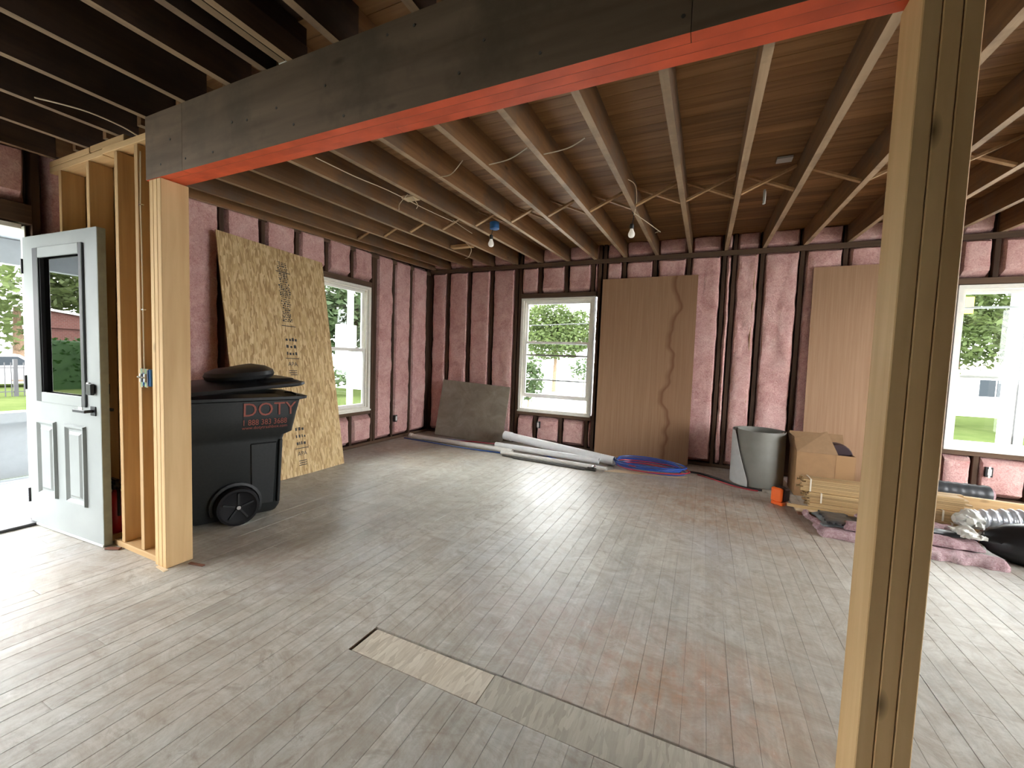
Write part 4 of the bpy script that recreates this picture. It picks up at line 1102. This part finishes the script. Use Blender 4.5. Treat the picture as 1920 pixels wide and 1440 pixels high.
lump(.93, 1.82, 4.0, 4.30, .052, .085, .006, 5, 4.4, 36, 12).build('facing_layer', 'kraft_grey', ib, smooth=True)
lump(1.06, 1.84, 3.93, 4.07, .065, .115, .014, 9, 7.7, 34, 10).build('pink_layer', 'pink_scrap', ib, smooth=True)
lump(1.25, 1.84, 4.03, 4.14, .10, .135, .012, 9, 1.7, 34, 10).build('facing_layer', 'foil_dark', ib, smooth=True)
lump(1.20, 1.85, 4.13, 4.27, .09, .14, .015, 9, 9.7, 34, 10).build('pink_layer', 'pink_scrap', ib, smooth=True)
MB().tube(run([(.88, 4.34, .045), (.86, 4.24, .05), (.90, 4.18, .035), (.92, 4.1, .045), (.95, 4.02, .03), (.99, 3.95, .03)]), [.016, .022, .02, .026, .022, .026, .02, .024, .018, .02, .026, .02, .024, .02, .02, .024, .018, .026, .022, .024, .02, .024, .02, .018] + [.02] * 17, 7).build('torn_edge', 'pink_scrap', ib, smooth=True)
lump(.95, 1.14, 3.98, 4.28, .08, .10, .006, 8, 3.1, 12, 14, edge=.02).build('facing_layer', 'foil_dark', ib, smooth=True)

single('insulation_scrap', lump(1.46, 1.90, 3.80, 3.90, .001, .075, .014, 8, 5.2, 30, 10), 'pink_scrap', 'rolled edge of pink insulation on the floor in front of the black bag', 'insulation')
bag = empty('trash_bag', (2.3, 4.03, 0), label='lumpy black plastic bag at the right edge of the picture', cat='bag')
rs = []
for j in range(15):
    v = j / 14; rad = math.sin(math.pi * (v * .80 + .14)) ** .55
    ring = []
    for i in range(30):
        a = i * 2 * math.pi / 30
        n1 = .14 * noise.noise(Vector((math.cos(a) * 2, math.sin(a) * 2, v * 3 + 4))) + .09 * noise.noise(Vector((math.cos(a) * 6, math.sin(a) * 6, v * 7)))
        ring.append((2.27 + .42 * rad * (1 + n1) * math.cos(a), 4.03 + .155 * rad * (1 + n1) * math.sin(a), .002 + .285 * v))
    rs.append(ring)
MB().rings(rs).build('bag_body', 'bag_black', bag, smooth=True)
dk = empty('flexible_duct', (2.4, 4.31, 0), label='silver ribbed flexible duct lying behind the black bag', cat='duct')
pts = []; rad = []
for i in range(221):
    t_ = i / 220; pts.append((1.92 + 1.05 * t_, 4.300, .205 + .035 * math.sin(t_ * 3.0)))
    rad.append((.058 + .022 * min(1, t_ * 5)) * (1 + .10 * math.sin(i * .62 + .8 * math.sin(i * .11))))
MB().tube(pts, rad, 24).build('ribbed_sleeve', 'silver_wrap', dk, smooth=True)
rs = []
for j in range(13):
    v = j / 12; ring = []
    for i in range(24):
        a = i * math.pi * 2 / 24; r_ = (.030 + .055 * math.sin(v * 2.2)) * (1 + .5 * noise.noise(Vector((math.cos(a) * 3, math.sin(a) * 3, v * 5))))
        ring.append((1.80 + .15 * v, 4.27 + .02 * v + r_ * math.cos(a) * 1.1, max(.142, .19 + r_ * .85 * math.sin(a))))
    rs.append(ring)
MB().rings(rs).build('crumpled_liner', 'plastic_white', dk, smooth=True)
single('plastic_sheet', lump(1.73, 1.855, 3.96, 4.17, .14, .17, .022, 14, 6.1, 16, 22, edge=.03), 'plastic_white', 'crumpled translucent white plastic between the lath bundles and the black bag', 'plastic')
bk = empty('wrapped_roll', (2.25, 5.45, 0), label='dark plastic wrapped roll lying under the right window', cat='roll')
pts = [(1.95 + .56 * i / 24, 5.42, .162) for i in range(25)]
MB().tube(pts, [.085 * (1 + .06 * noise.noise(Vector((i * .7, 1, 2)))) + .003 * math.sin(i * 2.3) for i in range(25)], 18).build('wrapped_body', 'foil_dark', bk, smooth=True)
MB().tube([(2.508, 5.42, .162), (2.535, 5.42, .162)], [.078, .06], 16).build('torn_end', 'pink_scrap', bk, smooth=True)
single('lumber_offcut', MB().box(1.9, 2.75, 5.36, 5.48, .0005, .07), 'old_plate', 'dark timber block under the wrapped roll below the right window', 'lumber', False, bevel=.002)

# ------------------------------------------------------------------ electrical: outlets, bulbs, wires
def outlet(p, nrm, label):
    root = empty('outlet_box', p, label=label, cat='outlet box', group='wall outlet boxes')
    p = Vector(p); nrm = Vector(nrm); t_ = Vector((0, 0, 1)).cross(nrm)
    def bx_(nm, w2, h2, d0, d1, mat):
        MB().hexa([p + t_ * a + Vector((0, 0, z)) + nrm * d for z in (-h2, h2) for d in (d0, d1) for a in (-w2, w2)]).build(nm, mat, root, bevel=.002)
    bx_('box_body', .028, .05, -.005, .034, 'black_metal'); bx_('receptacle', .015, .033, .0345, .042, 'paper_white')
    bx_('mounting_ear', .010, .055, .0345, .037, 'chrome')
outlet((XL + .015, 4.985, .32), (1, 0, 0), 'outlet box on the left wall right of the window')
outlet((-2.215, D - .015, .315), (0, -1, 0), 'outlet box below the centre window')
outlet((2.675, D - .015, .315), (0, -1, 0), 'outlet box below the right window')
def bulb(x, y, z, ztop, label, bowl):
    root = empty('light_bulb', (x, y, z), label=label, cat='light bulb', group='bulbs hanging from the joists')
    ring = lambda r_, zz: [(x + r_ * math.cos(a * math.pi / 10), y + r_ * math.sin(a * math.pi / 10), zz) for a in range(20)]
    prof = [(.004, -.002), (.016, .001), (.026, .010), (.0305, .026), (.029, .040), (.022, .056), (.016, .070), (.0145, .078)]
    MB().rings([ring(r_, z + h_) for r_, h_ in prof]).build('bulb_globe', 'bulb_white', root, smooth=True)
    MB().rings([ring(.0135, z + .079), ring(.019, z + .086), ring(.020, z + .118), ring(.012, z + .126)]).build('lamp_socket', 'socket_black', root, smooth=True)
    MB().tube(run([(x, y, z + .12), (x + .012, y + .005, (z + ztop) / 2 + .08), (x - .006, y, ztop)], 5), .0035, 6).build('lamp_cord', 'cable_black', root, smooth=True)
    return root
bulb(-2.128, 3.965, 2.468, jz(3.96) + .02, 'hanging light bulb below the blue ceiling box', 0)
bulb(-.684, 4.02, 2.452, jz(4.0) + .03, 'hanging light bulb right of the blue ceiling box', 0)
jb = empty('junction_box', (-2.09, 3.93, jz(3.93) - .05), label='round blue ceiling junction box between the joists', cat='junction box')
cxx, cyy, zz = -2.088, 3.955, jz(3.95)
MB().rings([[(cxx + r_ * math.cos(a * math.pi / 8), cyy + r_ * math.sin(a * math.pi / 8), zz + h_) for a in range(16)] for r_, h_ in ((.046, -.012), (.05, -.01), (.05, .055), (.044, .058))]).build('box_body', 'box_blue', jb, smooth=True)
MB().bar((cxx - .20, cyy, zz + .058), (cxx + .20, cyy, zz + .058), .012, .004).build('hanger_bar', 'chrome', jb)
def wire(pts, label, r_=.0035, mat='cable_cream'):
    o = MB().tube(run(pts, 7), r_, 6).build('ceiling_wire', mat, None, smooth=True); return tag(o, label, 'wire', 'loose ceiling wires')
j = lambda y, d=.0: jz(y) + d
xx = X0 + 4 * S - .02
wire([(-2.45, 2.04, j(2.0, -.005)), (-2.43, 2.36, j(2.36, -.012)), (-2.40, 2.70, j(2.7, -.006)), (-2.38, 3.15, j(3.15, -.014)), (-2.37, 3.6, j(3.6, -.006))], 'cream wire stapled along a joist in front of the blue box')
wire([(-2.36, 2.88, j(2.9, .02)), (-2.40, 2.83, j(2.9, -.07)), (-2.38, 2.80, j(2.9, -.13))], 'short wire loop hanging near the beam, left strand')
wire([(-2.34, 2.90, j(2.9, .02)), (-2.30, 2.94, j(2.9, -.05)), (-2.28, 2.90, j(2.9, -.10))], 'short wire loop hanging near the beam, right strand')
wire([(-2.74, 4.45, j(4.5, .02)), (-2.70, 4.52, j(4.5, -.05)), (-2.76, 4.56, j(4.5, -.13)), (-2.80, 4.55, j(4.5, -.15))], 'wire end hanging down near the back left corner')
wire([(-2.45, 3.72, j(3.7, .05)), (-2.36, 3.80, j(3.8, -.02)), (-2.30, 3.86, j(3.8, -.06))], 'short curled wire end beside the bridging')
wire([(-.70, 2.95, j(3.0, .11)), (-.68, 3.2, j(3.2, .06)), (-.60, 3.55, j(3.5, .10)), (-.62, 3.8, j(3.8, .02)), (-.66, 3.96, j(3.9, -.02))], 'wire loop coming down to the right hand bulb')
wire([(-.66, 3.98, j(3.9, .0)), (-.56, 4.08, j(4.0, -.06)), (-.46, 4.22, j(4.2, -.12)), (-.50, 4.55, j(4.5, -.03)), (-.56, 4.75, j(4.7, .01))], 'wire curving from the right hand bulb to a joist')
wire([(-1.86, 2.62, j(2.6, -.004)), (-1.74, 2.60, j(2.6, -.01)), (-1.62, 2.56, j(2.6, .05))], 'short wire stub on the third joist from the junction box')
wire([(-1.42, 2.58, j(2.6, -.002)), (-1.25, 2.56, j(2.6, .0)), (-1.12, 2.54, j(2.6, .04))], 'straight wire stub between two joists in mid ceiling')
wire([(-1.02, 2.58, j(2.6, .0)), (-.85, 2.56, j(2.6, .0)), (-.74, 2.54, j(2.6, .03))], 'straight wire stub left of the right hand bulb')
wire([(X0 + 11 * S - .075, D - .012, .72), (X0 + 11 * S - .078, D - .014, 1.6), (X0 + 11 * S - .070, D - .012, 2.64)], 'thin brass coloured cable running up a stud of the back wall', .006, 'lath')
wire([(-3.25, .98, FJZ - .004), (-3.12, 1.12, FJZ - .02), (-3.06, 1.25, FJZ - .045), (-3.05, 1.33, FJZ - .066)], 'curved wire from the front joists to the partition top', .004)
fanb = empty('ceiling_bracket', (.46, 3.75, jz(3.75)), label='small bent metal bracket with white wire under the deck boards', cat='bracket')
MB().box(.40, .50, 3.66, 3.74, jz(3.7) + .175, jz(3.7) + .19).box(.36, .375, 4.02, 4.06, jz(4) - .02, jz(4) + .09).build('bracket_plate', 'storm_metal', fanb)
MB().tube([(.37, 4.01, jz(4) - .03), (.372, 4.01, jz(4) + .07)], .006, 6).build('bracket_wire', 'paper_white', fanb)
pt = bulb.__doc__

# ------------------------------------------------------------------ outside: porch
porch = empty('porch', (-5.2, 1.0, 0), label='white painted porch outside the open door', cat='porch', kind='structure')
for k in range(17):
    x = -6.06 + k * .098
    MB().box(x, x + .088, -.7, 2.9, -.075, -.045).build('porch_board', 'porch_board', porch)
MB().box(-6.12, -4.40, -.7, 2.9, -.75, -.08).build('porch_base', 'concrete', porch)
MB().box(-6.16, -6.075, -.7, 2.9, -.045, .50).build('porch_wall', 'porch_white', porch)
MB().box(-6.20, -6.04, -.7, 2.9, .502, .60).build('wall_cap', 'porch_white', porch)
MB().box(-6.16, -6.04, -.7, 2.9, 2.02, 2.25).build('porch_beam', 'porch_white', porch)
for k in range(9):
    MB().box(-6.15 + k * .195, -5.957 + k * .195, -.7, 2.9, 2.26, 2.275).build('ceiling_board', 'porch_white', porch)
for y in (-.62, 2.82): MB().box(-6.16, -6.04, y - .06, y + .06, .602, 2.018).build('porch_column', 'porch_white', porch)

# ------------------------------------------------------------------ outside: grounds
gr = single('ground', MB().box(-140, 140, -140, 140, GZ - .3, GZ), 'concrete', 'pale paved ground around the house', 'ground', False); gr['kind'] = 'structure'; del gr['category']
def lawn(x0, x1, y0, y1, label):
    o = single('lawn', MB().box(x0, x1, y0, y1, GZ + .001, GZ + .03), 'grass', label, 'lawn', False); o['kind'] = 'structure'; del o['category']
lawn(-29, -8.0, -24, 17, 'green lawn beyond the porch')
lawn(5.0, 30, 15.5, 27, 'green lawn seen through the right window')
fen = empty('iron_fence', (-22.2, 6, GZ), label='black iron picket fence beyond the porch lawn', cat='fence')
for z in (GZ + .2, GZ + 1.05): MB().box(-22.22, -22.18, 2, 16, z - .015, z + .015).build('fence_rail', 'fence_black', fen)
pk_me = MB().box(-.012, .012, -.012, .012, 0, 1.2).build('fence_picket', 'fence_black', None)
pme = pk_me.data; bpy.data.objects.remove(pk_me)
for k in range(0, 64): share('fence_picket', pme, fen, (0, -4 + k * .15, .03))
for y in (3, 6, 9, 12): MB().box(-22.25, -22.15, y - .05, y + .05, GZ + .03, GZ + 1.35).build('fence_post', 'fence_black', fen)

def tree(name, x, y, ztrunk, crowns, label, leaf='leaf_green', n_leaf=2600, size=.16, trunk_r=.14, group='trees and shrubs outside'):
    root = empty(name, (x, y, GZ), label=label, cat='tree' if 'tree' in name else 'shrub', group=group)
    rg = random.Random(hash((round(x, 2), round(y, 2))) & 0xffff)
    v = []; f = []
    tot = sum(c[3] * c[4] for c in crowns)
    for (cx_, cy_, cz_, rx, rz) in crowns:
        for _ in range(int(n_leaf * rx * rz / tot)):
            while True:
                p = Vector((rg.uniform(-1, 1), rg.uniform(-1, 1), rg.uniform(-1, 1)))
                if .25 < p.length < 1: break
            k = noise.noise(p * 2.1 + Vector((x, y, 0)))
            p = p * (.86 + .35 * k)
            c = Vector((cx_ + p.x * rx, cy_ + p.y * rx, cz_ + p.z * rz))
            a = Vector((rg.uniform(-1, 1), rg.uniform(-1, 1), rg.uniform(-.6, .6))).normalized(); b = a.cross(Vector((rg.uniform(-1, 1), rg.uniform(-1, 1), rg.uniform(-1, 1)))).normalized()
            s_ = size * rg.uniform(.6, 1.3); i0 = len(v)
            v += [c - a * s_, c + b * s_ * .5, c + a * s_, c - b * s_ * .5]; f.append((i0, i0 + 1, i0 + 2, i0 + 3))
    o = MB().add(v, f).build('foliage', leaf, root); o['kind'] = 'stuff'
    MB().tube([(x, y, GZ), (x + .05, y, (GZ + ztrunk) / 2), (x, y, ztrunk)], [trunk_r, trunk_r * .8, trunk_r * .5], 9).build('trunk', 'bark', root, smooth=True)
    return root
# through the centre window
tree('leafy_tree', -8.6, 25, 3.0, [(-9.2, 25, 3.6, 2.0, 1.7), (-7.6, 25.5, 3.2, 1.9, 1.5), (-8.4, 24.4, 2.4, 2.4, 1.2)], 'round yellow green tree seen through the centre window', 'leaf_green', 9000, .13)
tree('garden_shrub', -6.6, 16.0, .5, [(-6.6, 16.0, .5, .75, 1.1)], 'loose shrub at the lower left of the centre window', 'leaf_teal', 700, .12, .04)
tree('garden_shrub', -5.9, 22, .6, [(-5.9, 22, .9, .9, .7)], 'small sparse shrub at the right of the centre window', 'leaf_teal', 260, .12, .04)
# through the right window
tree('leafy_tree', 8.6, 21.5, 4.0, [(8.0, 21.5, 4.0, 2.4, 2.2), (9.8, 22, 4.4, 2.2, 2.2), (8.7, 20.8, 2.6, 2.2, 1.3)], 'tall green tree seen through the right window', 'leaf_green', 11000, .11, .2)
tree('leafy_tree', 14.5, 24, 4.0, [(14.0, 24, 4.2, 2.6, 2.6), (12.6, 25, 3.6, 2.0, 2.2)], 'green tree at the right edge of the right window', 'leaf_green', 7000, .12, .2)
# through the left window
tree('leafy_tree', -18.5, 15.5, 2.5, [(-18.5, 15.2, 3.4, 2.8, 2.6), (-16.0, 18.0, 3.2, 2.8, 2.4), (-20.5, 13.0, 3.2, 2.6, 2.6)], 'dense green tree seen through the left window', 'leaf_teal', 14000, .2, .2)
tree('garden_shrub', -15.0, 13.5, .3, [(-15.0, 13.5, .15, .9, .5)], 'low shrub seen through the left window', 'leaf_teal', 300, .12, .04)
# through the open door, and in its glass
tree('leafy_tree', -31, 8.5, 3.0, [(-31, 8.5, 3.6, 3.4, 3.2), (-32, 12.5, 3.9, 3.2, 3.3), (-31, 4.5, 3.6, 3.2, 3.0)], 'bright green tree beyond the fence seen through the doorway', 'leaf_green', 7000, .2, .25)
tree('leafy_tree', -38, -13.5, 5.5, [(-38, -12.5, 5.2, 4.6, 4.0), (-39, -5.5, 5.4, 4.6, 4.0), (-38, -18, 5.0, 3.8, 3.6)], 'large green tree behind the brick house mirrored in the door glass', 'leaf_green', 12000, .26, .3)
def hedge(name, x0, x1, y0, y1, h_, label, n_leaf):
    root = empty(name, ((x0 + x1) / 2, (y0 + y1) / 2, GZ), label=label, cat='hedge')
    lump(x0 + .1, x1 - .1, y0 + .1, y1 - .1, GZ, GZ + h_ * .95, .08, 2, 3.3, 14, 40, edge=.3).build('hedge_core', 'leaf_hedge', root, smooth=True)
    rg = random.Random(11); v = []; f = []
    for _ in range(n_leaf):
        c = Vector((rg.uniform(x0, x1), rg.uniform(y0, y1), GZ + rg.uniform(.05, h_))); a = Vector((rg.uniform(-1, 1), rg.uniform(-1, 1), rg.uniform(-1, 1))).normalized(); b = a.orthogonal()
        i0 = len(v); v += [c - a * .09, c + b * .05, c + a * .09, c - b * .05]; f.append((i0, i0 + 1, i0 + 2, i0 + 3))
    o = MB().add(v, f).build('foliage', 'leaf_hedge', root); o['kind'] = 'stuff'
hedge('clipped_hedge', -24.6, -23.4, -14, -2, 2.2, 'clipped dark green hedge in front of the brick house, mirrored in the door glass', 5000)

bh = empty('brick_house', (-29, -8, GZ), label='red brick house with pale stone plaque, mirrored in the door glass', cat='house')
MB().box(-30.2, -28, -16, .5, GZ, 2.0).build('house_wall', 'brick', bh)
MB().add([(-27.9, -16.4, 2.0), (-27.9, .9, 2.0), (-27.9, -7.7, 3.0), (-30.3, -16.4, 2.0), (-30.3, .9, 2.0), (-30.3, -7.7, 3.0)], [(0, 1, 2), (5, 4, 3), (0, 2, 5, 3), (1, 4, 5, 2), (0, 3, 4, 1)]).build('house_gable', 'brick', bh)
MB().bar((-27.85, -16.6, 1.97), (-27.85, -7.7, 3.05), .2, .10).build('roof_edge', 'house_white', bh)
MB().bar((-27.85, 1.1, 1.97), (-27.85, -7.7, 3.05), .2, .10).build('roof_edge', 'house_white', bh)
pl = [(-8.1, 2.55), (-7.0, 2.55), (-7.1, 1.9), (-7.55, 1.5), (-8.0, 1.9)]
MB().rings([[(-27.86, y, z) for y, z in pl], [(-27.92, y, z) for y, z in pl]]).build('wall_plaque', 'stone_pale', bh)
def house(name, x0, x1, y0, y1, wall_h, ridge, wm, rm, label, win):
    root = empty(name, ((x0 + x1) / 2, (y0 + y1) / 2, GZ), label=label, cat='house')
    MB().box(x0, x1, y0, y1, GZ, wall_h).build('house_wall', wm, root)
    ym = (y0 + y1) / 2; e = .3
    MB().add([(x0 - e, y0 - e, wall_h), (x1 + e, y0 - e, wall_h), (x0 - e, y1 + e, wall_h), (x1 + e, y1 + e, wall_h), (x0 + 1.2, ym, ridge), (x1 - 1.2, ym, ridge)],
             [(0, 1, 5, 4), (3, 2, 4, 5), (2, 0, 4), (1, 3, 5), (0, 2, 3, 1)]).build('roof', rm, root)
    for (wx, wz, ww, wh) in win:
        f_ = MB().box(wx - .08, wx + ww + .08, y0 - .06, y0 - .003, wz - .08, wz + wh + .08).build('window_frame', 'house_white', root)
        MB().box(wx, wx + ww / 2 - .03, y0 - .07, y0 - .061, wz, wz + wh).build('window_pane', 'window_dark', root)
        MB().box(wx + ww / 2 + .03, wx + ww, y0 - .07, y0 - .061, wz, wz + wh).build('window_pane', 'window_dark', root)
    return root
house('white_house', -17.5, -12.6, 29, 35, 1.9, 3.9, 'house_white', 'roof_pale', 'white house with pale roof at the left of the centre window', [])
house('tan_house', 15.2, 24, 38, 44, 2.0, 3.6, 'house_tan', 'roof_pale', 'low tan house seen through the right window', [(16.6, -.1, 1.6, 1.1), (20, -.1, 1.6, 1.1)])
pole = empty('utility_pole', (3.85, 8.05, GZ), label='pale weathered utility pole outside the right window', cat='pole')
MB().tube([(3.87, 8.05, GZ), (3.88, 8.05, 7.5)], [.125, .105], 16).build('pole_shaft', 'pole_wood', pole, smooth=True)
MB().tube([(3.84, 7.92, GZ), (3.86, 7.94, 6)], .010, 6).build('ground_cable', 'cable_black', pole)
MB().tube([(3.725, 8.0, GZ), (3.725, 8.0, .3)], .015, 8).build('conduit', 'storm_metal', pole)
p2 = empty('utility_pole', (-15.0, 14.0, GZ), label='white pole with a box in front of the tree in the left window', cat='pole')
p2.location = (-10.6, 10.2, GZ); XF[p2.name] = Matrix.Translation(p2.location)
MB().tube([(0, 0, 0), (0, 0, 8)], .10, 12).build('pole_shaft', 'house_white', p2, smooth=True, world=False)
MB().box(-.28, .05, -.35, .22, 1.9, 2.9).build('pole_box', 'house_white', p2, world=False)
sg = empty('road_sign', (6.9, 17.4, GZ), label='yellow road sign at the left of the right window', cat='sign')
MB().tube([(6.95, 17.4, GZ), (6.95, 17.4, 3.6)], .03, 8).build('sign_post', 'storm_metal', sg)
MB().box(6.62, 7.28, 17.33, 17.36, 3.15, 3.65).build('sign_plate', 'sign_yellow', sg, bevel=.0)
def car(name, x, y, rot, label, paint):
    root = empty(name, (x, y, GZ), (0, 0, rot), label=label, cat='car')
    prof = [(-2.1, .35), (-2.15, .75), (-1.5, .9), (-.9, 1.4), (.5, 1.42), (1.1, .95), (2.0, .82), (2.1, .4)]
    rs = [[(px_, yy, pz) for px_, pz in prof] for yy in (-.82, -.78, .78, .82)]
    MB().rings(rs).build('car_body', paint, root, world=False)
    MB().add([(-1.3, -.83, .95), (-.85, -.83, 1.33), (.45, -.83, 1.34), (.9, -.83, .98)], [(0, 1, 2, 3)]).build('side_window', 'window_dark', root, world=False)
    MB().add([(-1.3, .83, .95), (-.85, .83, 1.33), (.45, .83, 1.34), (.9, .83, .98)], [(3, 2, 1, 0)]).build('side_window', 'window_dark', root, world=False)
    for wx in (-1.3, 1.3):
        for wy in (-.84, .66): MB().tube([(wx, wy, .32), (wx, wy + .18, .32)], .32, 16).build('wheel', 'bin_tyre', root, smooth=True, world=False)
car('parked_car', -27.2, 6.9, 1.4, 'pale vehicle parked beyond the fence seen through the doorway', 'car_paint')
p3 = empty('utility_pole', (-2, 18, GZ), label='thin overhead lines and their pole crossing the view in the centre window', cat='pole')
MB().tube([(-2, 18, GZ), (-2, 18, 4.5)], .12, 12).build('pole_shaft', 'pole_wood', p3, smooth=True)
for (za, zb) in ((2.9, 3.05), (2.3, 1.95)):
    MB().tube([(-12, 19, za), (-7, 18.5, (za + zb) / 2 - .05), (-2.1, 18, zb)], .022, 6).build('service_line', 'cable_black', p3)

# ------------------------------------------------------------------ small debris on the floor
single('wood_shim', MB().hexa([(-2.84, 1.285, .001), (-2.74, 1.275, .001), (-2.84, 1.30, .001), (-2.74, 1.30, .001), (-2.84, 1.285, .006), (-2.74, 1.275, .006), (-2.84, 1.30, .006), (-2.74, 1.30, .006)]), 'board_light', 'pale thin wood shim at the foot of the left post', 'shim', False)
single('wood_chip', MB().bar((-3.36, 1.262, .006), (-3.28, 1.300, .006), .025, .008), 'block_brown', 'dark wood chip on the floor below the open door edge', 'wood chip', False)
single('wood_chip', MB().bar((-2.72, 1.40, .005), (-2.62, 1.42, .005), .018, .006), 'block_brown', 'dark wood splinter right of the left post foot', 'wood chip', False)
